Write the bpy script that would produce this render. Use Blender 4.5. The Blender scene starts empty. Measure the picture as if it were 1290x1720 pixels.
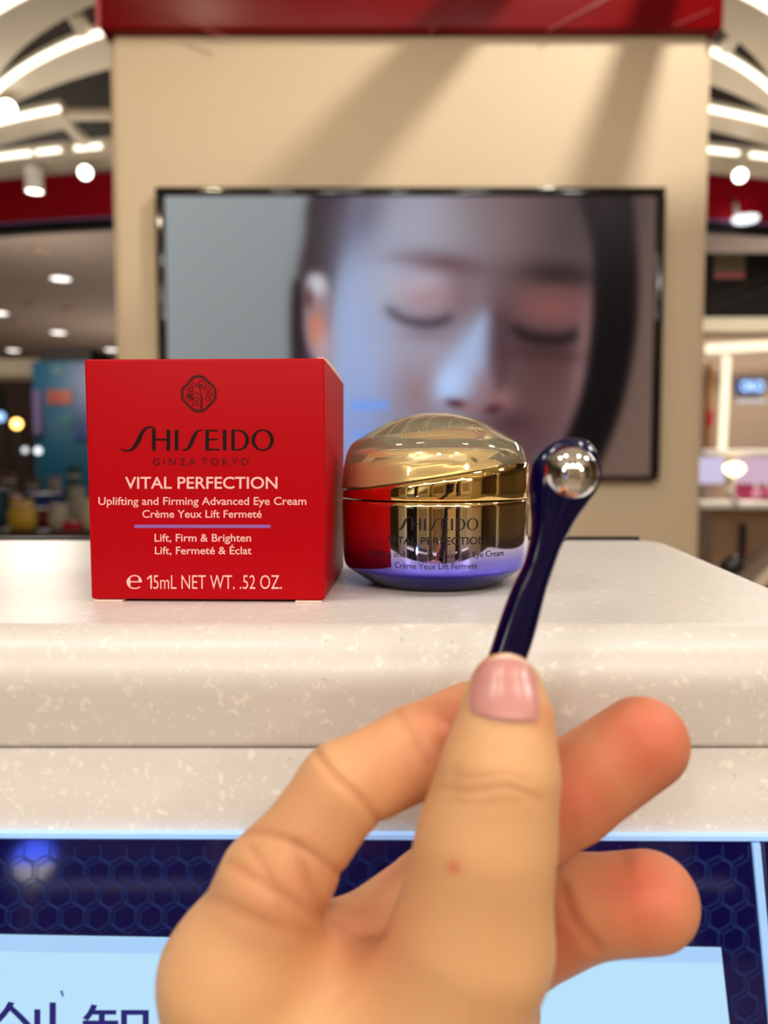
import bpy, bmesh, math, random
import numpy as np
from mathutils import Vector, Matrix
from mathutils.bvhtree import BVHTree

C = bpy.context.scene.collection
PI = math.pi
rnd = random.Random(7)

# ------------------------------------------------------------------ camera
TOP = 1.10                       # height of the counter top above the floor
EYE = TOP + 0.0357
FPX = 1300.0                     # focal length in pixels of the 1290 x 1720 frame
PITCH = math.radians(3.7)
cd = bpy.data.cameras.new('camera'); cam = bpy.data.objects.new('camera', cd); C.objects.link(cam)
cam.location = (0, 0, EYE); cam.rotation_euler = (PI / 2 - PITCH, 0, 0)
cd.sensor_fit = 'AUTO'; cd.sensor_width = 36; cd.lens = FPX / 1720 * 36
cd.clip_start = 0.005; cd.clip_end = 80
cd.dof.use_dof = True; cd.dof.focus_distance = 0.198; cd.dof.aperture_fstop = 11.5
bpy.context.scene.camera = cam
vs = bpy.context.scene.view_settings
vs.view_transform = 'Standard'; vs.look = 'None'; vs.gamma = 1; vs.exposure = 0.12
try: vs.use_curve_mapping = False
except Exception: pass

# ------------------------------------------------------------------ world
w = bpy.data.worlds.new('store_air'); bpy.context.scene.world = w; w.use_nodes = True
w.node_tree.nodes['Background'].inputs[0].default_value = (1.0, 0.86, 0.70, 1)
w.node_tree.nodes['Background'].inputs[1].default_value = 0.25

# ------------------------------------------------------------------ lamps and added fill lights
def light(name, kind, loc, energy, color=(1, .86, .68), target=None, **kw):
    d = bpy.data.lights.new(name, kind); d.energy = energy; d.color = color
    for k, v in kw.items(): setattr(d, k, v)
    o = bpy.data.objects.new(name, d); C.objects.link(o); o.location = loc
    if target is not None:
        o.rotation_euler = (Vector(target) - Vector(loc)).to_track_quat('-Z', 'Y').to_euler()
    return o
for i_, (lx, ly, lz, le) in enumerate(((-.75, .10, 1.30, 2.9), (-.28, .02, 1.33, 2.9), (.62, -.05, 1.30, 2.7), (1.15, .30, 1.05, 5.5), (-.6, -1.2, 1.15, 3.2), (.05, -1.35, 1.15, 3.8), (.7, -1.2, 1.15, 3.2))):
    light('canopy_light', 'AREA', (lx, ly, TOP + lz), le, (1, .97, .925), (-.02, .2, TOP), shape='DISK', size=.16)
light('wall_spot_right', 'SPOT', (0.9, 1.0, TOP + 1.90), 75, (1, .93, .82), (0.42, 2.0, TOP + .62), spot_size=1.75, spot_blend=.8, shadow_soft_size=.03)
light('wall_spot_left', 'SPOT', (-1.1, 0.5, TOP + 1.5), 64, (1, .82, .57), (-.55, 2.0, TOP + .75), spot_size=1.5, spot_blend=.9, shadow_soft_size=.05)
light('canopy_back_light', 'AREA', (0, 3.0, TOP + .8), 11, (1, .90, .78), (0, 3.4, TOP + 2.2), shape='RECTANGLE', size=4.5, size_y=.5)
light('hall_fill_left', 'POINT', (-3.4, 7.5, TOP + 1.0), 62, (1, .88, .76), shadow_soft_size=.4)  # added fill without a fixture, brightens the hall ceiling
light('hall_fill_far', 'POINT', (-4.0, 13, TOP + .3), 110, (1, .88, .78), shadow_soft_size=.4)  # second added point fill, for the far hall ceiling
light('hall_fill_right_far', 'POINT', (4.2, 8.0, TOP + 1.0), 60, (1, .88, .80), shadow_soft_size=.4)  # added fill for the dark hall ceiling on the right
light('hall_fill_right', 'AREA', (2.4, 3.6, TOP + 1.25), 34, (1, .90, .78), shape='RECTANGLE', size=1.4, size_y=.6)  # added fill that lights the right shop, no fixture modelled
light('hall_fill_rear_floor', 'POINT', (1.6, -2.0, TOP + .9), 30, (1, .84, .62), shadow_soft_size=.15)  # added fill, brightens the rear store mirrored in the jar
light('hall_fill_rear_left', 'POINT', (-1.8, -2.2, TOP + .9), 30, (1, .88, .72), shadow_soft_size=.15)  # matching added fill on the left, also for the jar reflections
light('hall_light_behind', 'AREA', (0, -3.0, TOP + 1.9), 95, (1, .86, .70), shape='RECTANGLE', size=5, size_y=1.2)

# ------------------------------------------------------------------ helpers
def ray(px, py):
    u = (px - 645) / FPX; v = (860 - py) / FPX
    c, s = math.cos(PITCH), math.sin(PITCH)
    return Vector((u, c + v * s, -s + v * c))
def at(px, py, Y):
    d = ray(px, py); t = Y / d.y
    return Vector((d.x * t, Y, EYE + d.z * t))
def onplane(px, py, p0, n):
    d = ray(px, py); o = Vector((0, 0, EYE))
    return o + d * ((p0 - o).dot(n) / d.dot(n))
def atz(px, py, z):
    d = ray(px, py); t = (z - EYE) / d.z
    return Vector((d.x * t, d.y * t, z))
def srgb(r, g, b):
    f = lambda c: (c / 255 / 12.92) if c / 255 <= .04045 else ((c / 255 + .055) / 1.055) ** 2.4
    return (f(r), f(g), f(b), 1)

def mat(name, col, rough=.5, metal=0, **kw):
    m = bpy.data.materials.new(name); m.use_nodes = True
    b = m.node_tree.nodes['Principled BSDF']
    if col is not None: b.inputs['Base Color'].default_value = col
    b.inputs['Roughness'].default_value = rough; b.inputs['Metallic'].default_value = metal
    for k, v in kw.items(): b.inputs[k.replace('_', ' ')].default_value = v
    return m
def emit(name, col, s):
    m = bpy.data.materials.new(name); m.use_nodes = True; nt = m.node_tree; nt.nodes.clear()
    e = nt.nodes.new('ShaderNodeEmission'); o = nt.nodes.new('ShaderNodeOutputMaterial')
    e.inputs[0].default_value = col; e.inputs[1].default_value = s
    nt.links.new(e.outputs[0], o.inputs[0]); return m
def node(m, t, **kw):
    n = m.node_tree.nodes.new(t)
    for k, v in kw.items(): setattr(n, k, v)
    return n
def lk(m, a, b): m.node_tree.links.new(a, b)
def bsdf(m): return m.node_tree.nodes['Principled BSDF']

def mesh(name, verts, faces, m, parent=None, smooth=False):
    me = bpy.data.meshes.new(name); me.from_pydata([tuple(v) for v in verts], [], faces)
    bm = bmesh.new(); bm.from_mesh(me)
    if len(bm.faces) < 60000: bmesh.ops.recalc_face_normals(bm, faces=bm.faces)
    bm.to_mesh(me); bm.free()
    return link(name, me, m, parent, smooth)
def link(name, me, m, parent=None, smooth=False):
    me.materials.clear(); me.materials.append(m)
    if smooth: me.polygons.foreach_set('use_smooth', [True] * len(me.polygons))
    o = bpy.data.objects.new(name, me); C.objects.link(o)
    if parent is not None:
        o.parent = parent
        pm = Matrix.LocRotScale(parent.location, parent.rotation_euler, parent.scale) if parent.type == 'EMPTY' else None
        if pm is not None: o.matrix_parent_inverse = pm.inverted()
        elif parent.type == 'MESH': pass
    return o
def thing(name, label, cat, loc, group=None):
    o = bpy.data.objects.new(name, None); C.objects.link(o); o.location = loc
    o.empty_display_size = .01
    return tag(o, label, cat, group)
def tag(o, label, cat, group=None):
    o['label'] = label; o['category'] = cat
    if group: o['group'] = group
    return o
def structure(o): o['kind'] = 'structure'; return o
def finish(bm, name, m, parent=None, smooth=False, bevel=0, seg=2):
    if bevel: bmesh.ops.bevel(bm, geom=list(bm.edges), offset=bevel, segments=seg, affect='EDGES', profile=.5)
    me = bpy.data.meshes.new(name); bm.to_mesh(me); bm.free()
    return link(name, me, m, parent, smooth)
def addbox(bm, lo, hi, rot=None, piv=None):
    r = bmesh.ops.create_cube(bm, size=1)['verts']
    for v in r:
        v.co = Vector([(lo[i] + hi[i]) / 2 + v.co[i] * (hi[i] - lo[i]) for i in range(3)])
        if rot is not None: v.co = piv + rot @ (v.co - piv)
    return r
def box(name, lo, hi, m, parent=None, bevel=0, rotz=0):
    bm = bmesh.new(); c = (Vector(lo) + Vector(hi)) / 2
    addbox(bm, lo, hi, Matrix.Rotation(rotz, 3, 'Z') if rotz else None, c)
    return finish(bm, name, m, parent, bevel > 0, bevel)
def bar(name, a, b, wd, ht, m, parent=None, bevel=0):
    a = Vector(a); b = Vector(b); d = b - a; L = d.length
    q = d.to_track_quat('Y', 'Z')
    bm = bmesh.new(); vs_ = bmesh.ops.create_cube(bm, size=1)['verts']
    for v in vs_: v.co = (a + b) / 2 + q @ Vector((v.co.x * wd, v.co.y * L, v.co.z * ht))
    return finish(bm, name, m, parent, bevel > 0, bevel)
def lathe(name, prof, origin, m, parent=None, seg=48, axis=(0, 0, 1), smooth=True):
    q = Vector(axis).to_track_quat('Z', 'Y'); o = Vector(origin); V = []; F = []
    for (r, z) in prof:
        for k in range(seg):
            a = 2 * PI * k / seg
            V.append(o + q @ Vector((max(r, 1e-6) * math.cos(a), max(r, 1e-6) * math.sin(a), z)))
    n = len(prof)
    for i in range(n - 1):
        for k in range(seg):
            k2 = (k + 1) % seg
            F.append((i * seg + k, i * seg + k2, (i + 1) * seg + k2, (i + 1) * seg + k))
    F.append(tuple(range(seg))[::-1]); F.append(tuple((n - 1) * seg + k for k in range(seg)))
    return mesh(name, V, F, m, parent, smooth)
def tube_data(path, r, seg=10, closed=False):
    V = []; F = []; n = len(path)
    P = [Vector(p) for p in path]
    for i, p in enumerate(P):
        t = (P[(i + 1) % n] - P[i - 1]) if (closed or 0 < i < n - 1) else (P[1] - P[0] if i == 0 else P[-1] - P[-2])
        t.normalize(); up = Vector((0, 1, 0)) if abs(t.y) < .9 else Vector((1, 0, 0))
        a = t.cross(up).normalized(); b = t.cross(a)
        rr = r[i] if isinstance(r, (list, tuple)) else r
        for k in range(seg): V.append(p + rr * (math.cos(2 * PI * k / seg) * a + math.sin(2 * PI * k / seg) * b))
    for i in range(n if closed else n - 1):
        j = (i + 1) % n
        for k in range(seg):
            F.append((i * seg + k, i * seg + (k + 1) % seg, j * seg + (k + 1) % seg, j * seg + k))
    if not closed:
        F.append(tuple(range(seg))); F.append(tuple((n - 1) * seg + k for k in range(seg)))
    return V, F
def tube(name, path, r, m, parent=None, seg=10, closed=False):
    V, F = tube_data(path, r, seg, closed); return mesh(name, V, F, m, parent, True)
def copy_tree(o, parent=None):
    c = o.copy(); C.objects.link(c)
    if parent is not None: c.parent = parent
    for ch in [x for x in bpy.data.objects if x.parent == o]: copy_tree(ch, c)
    return c

# flat drawings -----------------------------------------------------------
def text_mesh(body, bold=0.0):
    cu = bpy.data.curves.new('lettering', 'FONT'); cu.body = body; cu.size = 1; cu.offset = bold; cu.resolution_u = 4
    o = bpy.data.objects.new('lettering', cu); C.objects.link(o)
    dg = bpy.context.evaluated_depsgraph_get()
    me = bpy.data.meshes.new_from_object(o.evaluated_get(dg))
    V = [(v.co.x, v.co.y) for v in me.vertices]; F = [tuple(p.vertices) for p in me.polygons]
    bpy.data.objects.remove(o); bpy.data.curves.remove(cu); bpy.data.meshes.remove(me)
    return V, F
CAP = .686
def fit(body, x0, x1, ycap, ybase, bold=0.0):
    """text scaled so that it runs from x0 to x1 with capitals from ycap down to ybase (drawing units, y down)"""
    V, F = text_mesh(body, bold)
    a = min(v[0] for v in V); b = max(v[0] for v in V)
    return [(x0 + (x - a) / (b - a) * (x1 - x0), ybase - y / CAP * (ybase - ycap)) for x, y in V], F
def cat(*parts):
    V = []; F = []
    for v, f in parts:
        n = len(V); V += list(v); F += [tuple(i + n for i in q) for q in f]
    return V, F
def rect(x0, y0, x1, y1, nx=1):
    V = []; F = []
    for i in range(nx + 1):
        x = x0 + (x1 - x0) * i / nx; V += [(x, y0), (x, y1)]
    for i in range(nx): F.append((2 * i, 2 * i + 2, 2 * i + 3, 2 * i + 1))
    return V, F
def smooth_path(P, n=8, closed=False):
    out = []; m = len(P)
    rng = range(m if closed else m - 1)
    for i in rng:
        g = lambda k: P[k % m] if closed else P[max(0, min(m - 1, k))]
        p0, p1, p2, p3 = g(i - 1), g(i), g(i + 1), g(i + 2)
        for j in range(n):
            t = j / n
            out.append(tuple(.5 * ((2 * b) + (-a + c) * t + (2 * a - 5 * b + 4 * c - d) * t * t + (-a + 3 * b - 3 * c + d) * t ** 3) for a, b, c, d in zip(p0, p1, p2, p3)))
    if not closed: out.append(tuple(P[-1]))
    return out
def ribbon(P, closed=False, n=8):
    S = smooth_path(P, n, closed); V = []; F = []; m = len(S)
    for i, (x, y, wd) in enumerate(S):
        a = S[(i - 1) % m] if (closed or i) else S[0]; b = S[(i + 1) % m] if (closed or i < m - 1) else S[-1]
        dx, dy = b[0] - a[0], b[1] - a[1]; L = math.hypot(dx, dy) or 1
        nx, ny = -dy / L, dx / L
        V += [(x + nx * wd / 2, y + ny * wd / 2), (x - nx * wd / 2, y - ny * wd / 2)]
    for i in range(m if closed else m - 1):
        j = (i + 1) % m; F.append((2 * i, 2 * j, 2 * j + 1, 2 * i + 1))
    return V, F
def ring2(cx, cy, rx, ry, ix, iy, a0=0, a1=2 * PI, n=48):
    V = []; F = []
    for i in range(n + 1):
        a = a0 + (a1 - a0) * i / n
        V += [(cx + rx * math.cos(a), cy + ry * math.sin(a)), (cx + ix * math.cos(a), cy + iy * math.sin(a))]
    for i in range(n): F.append((2 * i, 2 * i + 2, 2 * i + 3, 2 * i + 1))
    return V, F
def logo():
    R = lambda *a: rect(*a)
    return cat(
        ribbon([(48, 588, 3), (80, 607, 10), (115, 611, 13), (152, 588, 24), (185, 540, 33), (213, 480, 27), (240, 447, 19), (270, 433, 13), (300, 435, 9), (320, 444, 4)]),
        R(290, 446, 318, 607), R(398, 453, 426, 607), R(310, 520, 405, 533), R(460, 453, 487, 607),
        ribbon([(506, 599, 3), (530, 604, 10), (556, 594, 18), (582, 556, 28), (605, 502, 27), (626, 468, 18), (648, 457, 10), (674, 457, 4)]),
        R(690, 453, 716, 607), R(714, 453, 784, 464), R(714, 520, 780, 532), R(714, 595, 794, 607), R(820, 453, 847, 607),
        R(883, 453, 908, 607), R(906, 453, 935, 463), R(906, 597, 935, 607),
        ring2(935, 530, 81, 77, 54, 67, -PI / 2, PI / 2, 24), ring2(1117, 530, 84, 80, 57, 70))
def emblem():
    """octagonal lobed frame with a bending stem, two blossoms and leaves"""
    parts = []
    P = [(520, 185), (640, 170), (760, 205), (880, 330), (985, 420), (1025, 540), (1010, 720), (905, 840), (800, 950), (720, 995), (620, 1005), (510, 985), (420, 910), (300, 790), (235, 700), (230, 560), (255, 450), (350, 365), (440, 250)]
    parts.append(ribbon([(x, y, 62) for x, y in P], True, 5))
    ov = lambda cx, cy, rx, ry: parts.append(ring2(cx, cy, rx, ry, rx - 22, ry - 18, n=20))
    for cx, cy in [(505, 388), (425, 497), (850, 480), (875, 600), (850, 712), (565, 722), (545, 835)]: ov(cx, cy, 84, 48)
    ov(705, 365, 98, 95); ov(400, 660, 95, 98)
    parts.append(ring2(690, 385, 38, 30, 0.5, .5, n=16)); parts.append(ring2(405, 650, 45, 60, .5, .5, n=16))
    parts.append(ribbon([(620, 380, 40), (655, 470, 26), (670, 570, 26), (715, 680, 26), (705, 800, 26), (700, 960, 26)]))
    parts.append(ribbon([(470, 600, 20), (550, 570, 22), (640, 610, 22), (690, 700, 24), (680, 820, 22), (665, 960, 22)]))
    parts.append(ribbon([(430, 650, 50), (470, 720, 26), (520, 735, 18)]))
    return cat(*parts)

# ------------------------------------------------------------------ materials
def speckle_material():
    m = mat('white_solid_surface', srgb(222, 214, 200), .33); b = bsdf(m)
    tc = node(m, 'ShaderNodeTexCoord'); base = node(m, 'ShaderNodeRGB'); base.outputs[0].default_value = srgb(216, 210, 203)
    prev = base.outputs[0]
    for sc, th, col, jit in ((330, .44, srgb(235, 229, 220), 6), (620, .44, srgb(232, 226, 217), 9), (260, .2, srgb(198, 190, 182), 5)):
        mp = node(m, 'ShaderNodeMapping'); mp.inputs['Location'].default_value = (jit, jit * 2, 3)
        nz = node(m, 'ShaderNodeTexNoise'); nz.inputs['Scale'].default_value = sc * .9
        mx = node(m, 'ShaderNodeMixRGB'); mx.inputs[0].default_value = .006
        vo = node(m, 'ShaderNodeTexVoronoi'); vo.inputs['Scale'].default_value = sc
        lt = node(m, 'ShaderNodeValToRGB'); lt.color_ramp.elements[0].position = th * .35; lt.color_ramp.elements[1].position = th
        lt.color_ramp.elements[0].color = (1, 1, 1, 1); lt.color_ramp.elements[1].color = (0, 0, 0, 1)
        wn = node(m, 'ShaderNodeSeparateColor'); gt = node(m, 'ShaderNodeMath', operation='GREATER_THAN'); gt.inputs[1].default_value = .72
        ml = node(m, 'ShaderNodeMath', operation='MULTIPLY'); mc = node(m, 'ShaderNodeMixRGB'); mc.inputs[2].default_value = col
        lk(m, tc.outputs['Object'], mp.inputs[0]); lk(m, mp.outputs[0], mx.inputs[1]); lk(m, mp.outputs[0], nz.inputs[0]); lk(m, nz.outputs['Color'], mx.inputs[2])
        lk(m, mx.outputs[0], vo.inputs['Vector']); lk(m, vo.outputs['Distance'], lt.inputs[0]); lk(m, vo.outputs['Color'], wn.inputs[0])
        lk(m, wn.outputs[0], gt.inputs[0]); lk(m, lt.outputs[0], ml.inputs[0]); lk(m, gt.outputs[0], ml.inputs[1])
        lk(m, ml.outputs[0], mc.inputs[0]); lk(m, prev, mc.inputs[1]); prev = mc.outputs[0]
    lk(m, prev, b.inputs['Base Color'])
    n2 = node(m, 'ShaderNodeTexNoise'); n2.inputs['Scale'].default_value = 900; bp = node(m, 'ShaderNodeBump'); bp.inputs['Strength'].default_value = .05; bp.inputs['Distance'].default_value = .0003
    lk(m, n2.outputs[0], bp.inputs['Height']); lk(m, bp.outputs[0], b.inputs['Normal'])
    return m
M = {}
M['counter'] = speckle_material()
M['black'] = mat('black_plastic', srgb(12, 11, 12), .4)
M['beige'] = mat('beige_laminate', srgb(226, 205, 172), .55)
M['cream'] = mat('cream_paint', srgb(232, 220, 196), .5)
M['brown'] = mat('dark_brown_paint', srgb(58, 38, 26), .7)
M['dark'] = mat('near_black_paint', srgb(16, 13, 12), .8)
M['red_gloss'] = mat('glossy_red_panel', srgb(124, 0, 6), .3, 0, Specular_IOR_Level=.2)
M['red_satin'] = mat('satin_red_panel', srgb(190, 8, 34), .4)
M['hall_ceiling'] = mat('grey_brown_ceiling_paint', srgb(160, 144, 132), .8)
M['floor'] = mat('pale_stone_floor', srgb(160, 145, 128), .25)
M['rear_wall'] = mat('tan_panel', srgb(176, 150, 112), .5)
M['pink_edge'] = mat('pink_trim_and_reflections', srgb(200, 90, 100), .3)
M['lilac'] = mat('lilac_trim', srgb(150, 130, 190), .4)
M['white'] = mat('white_paint', srgb(235, 230, 225), .4)
M['grey_metal'] = mat('grey_metal', srgb(120, 115, 112), .3, .8)
M['taupe'] = mat('taupe_laminate', srgb(184, 160, 138), .5)
M['led'] = emit('warm_white_led', (1, .93, .76, 1), 2.6)
M['led2'] = emit('cool_white_led', (.92, .97, 1, 1), 1.6)
M['led_soft'] = emit('soft_warm_led', (1, .86, .60, 1), 1.4)
M['down'] = emit('downlight_glow', (1, .93, .86, 1), 3)
M['spot'] = emit('spotlight_glow', (1, .94, .82, 1), 9)
M['steel'] = mat('polished_steel', (.86, .85, .84, 1), .06, 1)

# ------------------------------------------------------------------ setting
structure(box('floor', (-9, -6, -.1), (9, 19, 0), M['floor']))
structure(box('ceiling', (-9, -6, TOP + 2.25), (9, 19, TOP + 2.35), M['hall_ceiling']))
structure(box('wall_back', (-9, 18.0, 0), (9, 18.2, TOP + 2.3), M['taupe']))
structure(box('wall_front', (-9, -6, 0), (9, -5.8, TOP + 2.3), M['rear_wall']))
structure(box('wall_left', (-9.2, -6, 0), (-9, 19, TOP + 2.3), M['rear_wall']))
structure(box('wall_right', (9, -6, 0), (9.2, 19, TOP + 2.3), M['rear_wall']))
structure(box('ceiling_dark_panel', (-4.2, 2.0, TOP + 1.98), (4.2, 6.6, TOP + 2.02), M['brown']))

structure(box('ceiling_cream_panel', (-3.2, -1.6, TOP + 1.98), (3.2, 1.99, TOP + 2.02), M['cream']))
# pillar with the screen ---------------------------------------------------
PY = 2.0
pl, pr = at(188, 400, PY).x, at(1190, 400, PY).x
ptop = at(645, 62, PY).z
pillar = thing('display_pillar', 'wide beige display wall with red glossy header standing behind the white counter', 'display wall', ((pl + pr) / 2, PY + .15, 0))
bm = bmesh.new(); addbox(bm, (pl, PY, 0), (pr, PY + .30, ptop))
bmesh.ops.bevel(bm, geom=[e for e in bm.edges if abs(e.verts[0].co.z - e.verts[1].co.z) > 1], offset=.018, segments=4, affect='EDGES')
finish(bm, 'wall_panel', M['beige'], pillar)
hd = box('header', (pl - .012, PY - .03, ptop + .002), (pr + .012, PY + .33, ptop + .62), M['red_gloss'], pillar, .008)
box('header_edge', (pl - .016, PY - .034, ptop + .002), (pl - .012 + .006, PY - .0302, ptop + .62), M['pink_edge'], hd)
for (x0, y0, x1, y1) in ((205, -5, 380, 62), (790, -2, 720, 55), (1025, -6, 920, 52), (1195, 18, 1130, 44)):
    bar('reflected_light_line', at(x0, y0, PY - .031), at(x1, y1, PY - .031), .008, .001, M['pink_edge'], hd)  # pink bars paint the light strips reflected in the glossy header

# television ---------------------------------------------------------------
tl, tr, tt, tb = at(266, 322, PY).x, at(1110, 400, PY).x, at(645, 321, PY).z, at(1100, 806, PY).z
tv = thing('wall_screen', 'large flat screen on the beige wall showing a woman with closed eyes', 'screen', ((tl + tr) / 2, PY - .01, tb))
M['tv_frame'] = mat('glossy_black_frame', srgb(30, 24, 22), .08)
bm = bmesh.new(); fy0, fy1 = PY - .035, PY - .001
wf, wtp = .024, .022
for lo, hi in (((tl, fy0, tt - wtp), (tr, fy1, tt)), ((tl, fy0, tb), (tr, fy1, tb + .012)), ((tl, fy0, tb + .0121), (tl + wf, fy1, tt - wtp - .0001)), ((tr - wf, fy0, tb + .0121), (tr, fy1, tt - wtp - .0001))):
    addbox(bm, lo, hi)
finish(bm, 'frame', M['tv_frame'], tv, True, .006, 3)

def paint_portrait():
    """the picture the screen shows, in photo-sized drawing units, sampled on a fine grid of points"""
    nx, ny = 320, 190
    X, Y = np.meshgrid(np.linspace(0, 1290, nx), np.linspace(0, 741, ny))
    img = np.zeros((ny, nx, 3)) + np.array([148, 153, 154.]) + ((X - 150) / 200 * -5)[..., None] + ((Y - 200) / 300 * -8)[..., None]
    def lay(a, col): 
        nonlocal img
        img = img * (1 - a[..., None]) + np.array(col, float) * a[..., None]
    def blob(cx, cy, rx, ry, ang, col, al=1., soft=.5):
        c, s = math.cos(math.radians(ang)), math.sin(math.radians(ang))
        u = ((X - cx) * c + (Y - cy) * s) / rx; v = (-(X - cx) * s + (Y - cy) * c) / ry
        d = np.sqrt(u * u + v * v); lay(al / (1 + np.exp((d - 1) / (soft * .25))), col)
    def poly(P, col, al=1., soft=8.):
        P = smooth_path([tuple(map(float, p)) for p in P], 6, True); n = len(P)
        d2 = np.full(X.shape, 1e12); ins = np.zeros(X.shape, bool)
        for i in range(n):
            ax, ay = P[i]; bx, by = P[(i + 1) % n]
            ex, ey = bx - ax, by - ay; L = ex * ex + ey * ey + 1e-9
            t = np.clip(((X - ax) * ex + (Y - ay) * ey) / L, 0, 1)
            d2 = np.minimum(d2, (X - ax - t * ex) ** 2 + (Y - ay - t * ey) ** 2)
            cr = (ay > Y) != (by > Y)
            xi = ex * (Y - ay) / (ey if abs(ey) > 1e-9 else 1e-9) + ax
            ins ^= cr & (X < xi)
        d = np.sqrt(d2) * np.where(ins, -1, 1)
        lay(al / (1 + np.exp(np.clip(d / (soft * .35), -30, 30))), col)
    poly([(1150, -40), (1340, -40), (1340, 790), (1080, 790), (1180, 500)], (118, 98, 88), 1, 26)
    # hair: thin left curtain
    poly([(408, -30), (680, -40), (560, 60), (500, 160), (460, 260), (440, 330), (430, 440), (400, 560), (345, 520), (334, 420), (340, 260), (366, 120)], (58, 46, 49), 1, 18)
    blob(440, 120, 44, 120, 14, (60, 47, 50), .8, 1.8)
    poly([(334, 240), (362, 250), (368, 460), (380, 600), (345, 560), (332, 430)], (44, 30, 34), .9, 14)
    # face
    poly([(560, -40), (1150, -40), (1150, 330), (1128, 480), (1080, 610), (1010, 720), (980, 800), (480, 800), (440, 640), (425, 480), (430, 330), (444, 240), (480, 120)], (150, 150, 164), 1, 20)
    poly([(800, -60), (1200, -60), (1150, 330), (1120, 500), (1040, 660), (960, 800), (800, 800), (860, 640), (870, 480), (860, 340), (850, 160)], (106, 82, 82), 1, 110)
    blob(680, 70, 130, 90, 0, (176, 176, 190), .8, 2.6); blob(880, 90, 90, 110, 0, (142, 124, 126), .8, 2.6); blob(1070, 90, 80, 120, 0, (98, 82, 84), .8, 2.6)
    blob(500, 70, 44, 100, 20, (86, 72, 80), .95, 1.8)
    blob(485, 330, 40, 210, 4, (158, 174, 208), .9, 2); blob(545, 470, 70, 150, 0, (162, 186, 230), .95, 2.2); blob(520, 640, 80, 110, 0, (138, 160, 214), .9, 2)
    blob(600, 240, 60, 70, -20, (178, 184, 206), .8, 2); blob(680, 430, 90, 60, 0, (170, 160, 174), .8, 2.4); blob(668, 520, 55, 60, 0, (152, 122, 124), .85, 2)
    blob(650, 640, 70, 70, 0, (140, 120, 130), .7, 2)
    blob(1010, 450, 85, 75, 0, (92, 60, 60), .85, 2.2); blob(1030, 570, 70, 70, 20, (116, 80, 78), .75, 2.2); blob(1106, 400, 18, 150, 6, (156, 118, 118), .8, 2)
    blob(900, 330, 50, 80, 0, (92, 66, 70), .8, 2)
    # brows
    blob(745, 178, 80, 22, 9, (104, 76, 82), .95, 1.8); blob(655, 160, 60, 10, -2, (134, 120, 134), .6, 1.8)
    blob(1040, 206, 84, 28, 3, (52, 38, 38), 1, 1.6)
    # lids and lashes
    blob(775, 260, 36, 56, 0, (116, 86, 92), .75, 1.8); blob(690, 265, 66, 46, 0, (170, 136, 140), .85, 1.8); blob(668, 225, 50, 22, -8, (186, 174, 186), .7, 1.8)
    blob(1020, 290, 72, 42, 4, (146, 92, 88), .9, 1.8); blob(1050, 255, 60, 14, 4, (124, 84, 82), .6, 1.8)
    poly([(590, 296), (640, 318), (700, 322), (748, 312), (745, 332), (700, 348), (650, 340), (605, 318)], (58, 46, 56), .85, 24)
    blob(705, 368, 60, 12, 0, (140, 122, 132), .7, 1.8)
    poly([(920, 340), (980, 358), (1050, 362), (1082, 352), (1080, 378), (1030, 392), (960, 384), (925, 364)], (34, 24, 28), .95, 24)
    blob(1000, 415, 80, 14, 4, (74, 48, 50), .7, 2)
    # nose
    poly([(868, 300), (905, 340), (905, 470), (880, 520), (848, 470), (852, 380)], (84, 58, 64), .85, 20)
    poly([(800, 350), (846, 310), (850, 400), (842, 500), (800, 525), (735, 545), (716, 505), (748, 430)], (168, 184, 216), 1, 34)
    blob(752, 490, 30, 42, 14, (182, 204, 242), .9, 1.6); blob(842, 505, 26, 40, 0, (150, 116, 122), .85, 1.8); blob(892, 540, 24, 26, 0, (158, 112, 110), .9, 1.6)
    blob(768, 547, 24, 10, 8, (84, 40, 46), 1, 1.4); blob(866, 562, 22, 11, -10, (86, 40, 44), 1, 1.4); blob(815, 560, 26, 14, 0, (160, 120, 124), .8, 1.6)
    blob(915, 605, 50, 26, 0, (72, 44, 50), .9, 2); blob(960, 660, 60, 50, 0, (96, 68, 74), .8, 2); blob(800, 640, 80, 40, 0, (120, 86, 92), .8, 2); blob(810, 720, 90, 30, 0, (140, 66, 72), .8, 1.8)
    # ear
    poly([(372, 215), (400, 202), (424, 225), (438, 270), (436, 340), (430, 440), (400, 436), (374, 400), (362, 320)], (150, 134, 144), 1, 10)
    blob(398, 232, 24, 26, 0, (196, 196, 204), 1, 1.2); blob(376, 266, 10, 24, 0, (92, 62, 62), .9, 1.4); blob(399, 355, 18, 44, -4, (208, 124, 90), 1, 1.4)
    blob(416, 400, 20, 46, 0, (184, 170, 184), .8, 1.8)
    # dark hair on the right
    poly([(1090, -40), (1210, -40), (1240, 120), (1248, 260), (1240, 400), (1206, 570), (1150, 720), (1110, 800), (1000, 800), (1062, 640), (1108, 500), (1128, 330), (1126, 140)], (24, 18, 20), 1, 16)
    blob(1150, 10, 90, 110, 0, (76, 66, 68), .85, 2.4)
    for k in range(7): blob(492 + k * 15, 552, 5, 13, 0, (112, 160, 250), .85, 1)
    for k in range(5): blob(492 + k * 13, 632, 5, 10, 0, (110, 160, 255), .5, 1)
    return X, Y, 255 * (np.clip(img, 0, 255) / 255) ** 1.15 * 1.03
X, Y, img = paint_portrait(); ny, nx = X.shape
sx0, sx1, sz0, sz1 = tl + wf, tr - wf, tb + .012, tt - wtp
V = []; F = []
for j in range(ny):
    for i in range(nx): V.append((sx0 + (sx1 - sx0) * i / (nx - 1), PY - .028, sz1 + (sz0 - sz1) * j / (ny - 1)))
for j in range(ny - 1):
    for i in range(nx - 1): a = j * nx + i; F.append((a, a + 1, a + nx + 1, a + nx))
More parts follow.
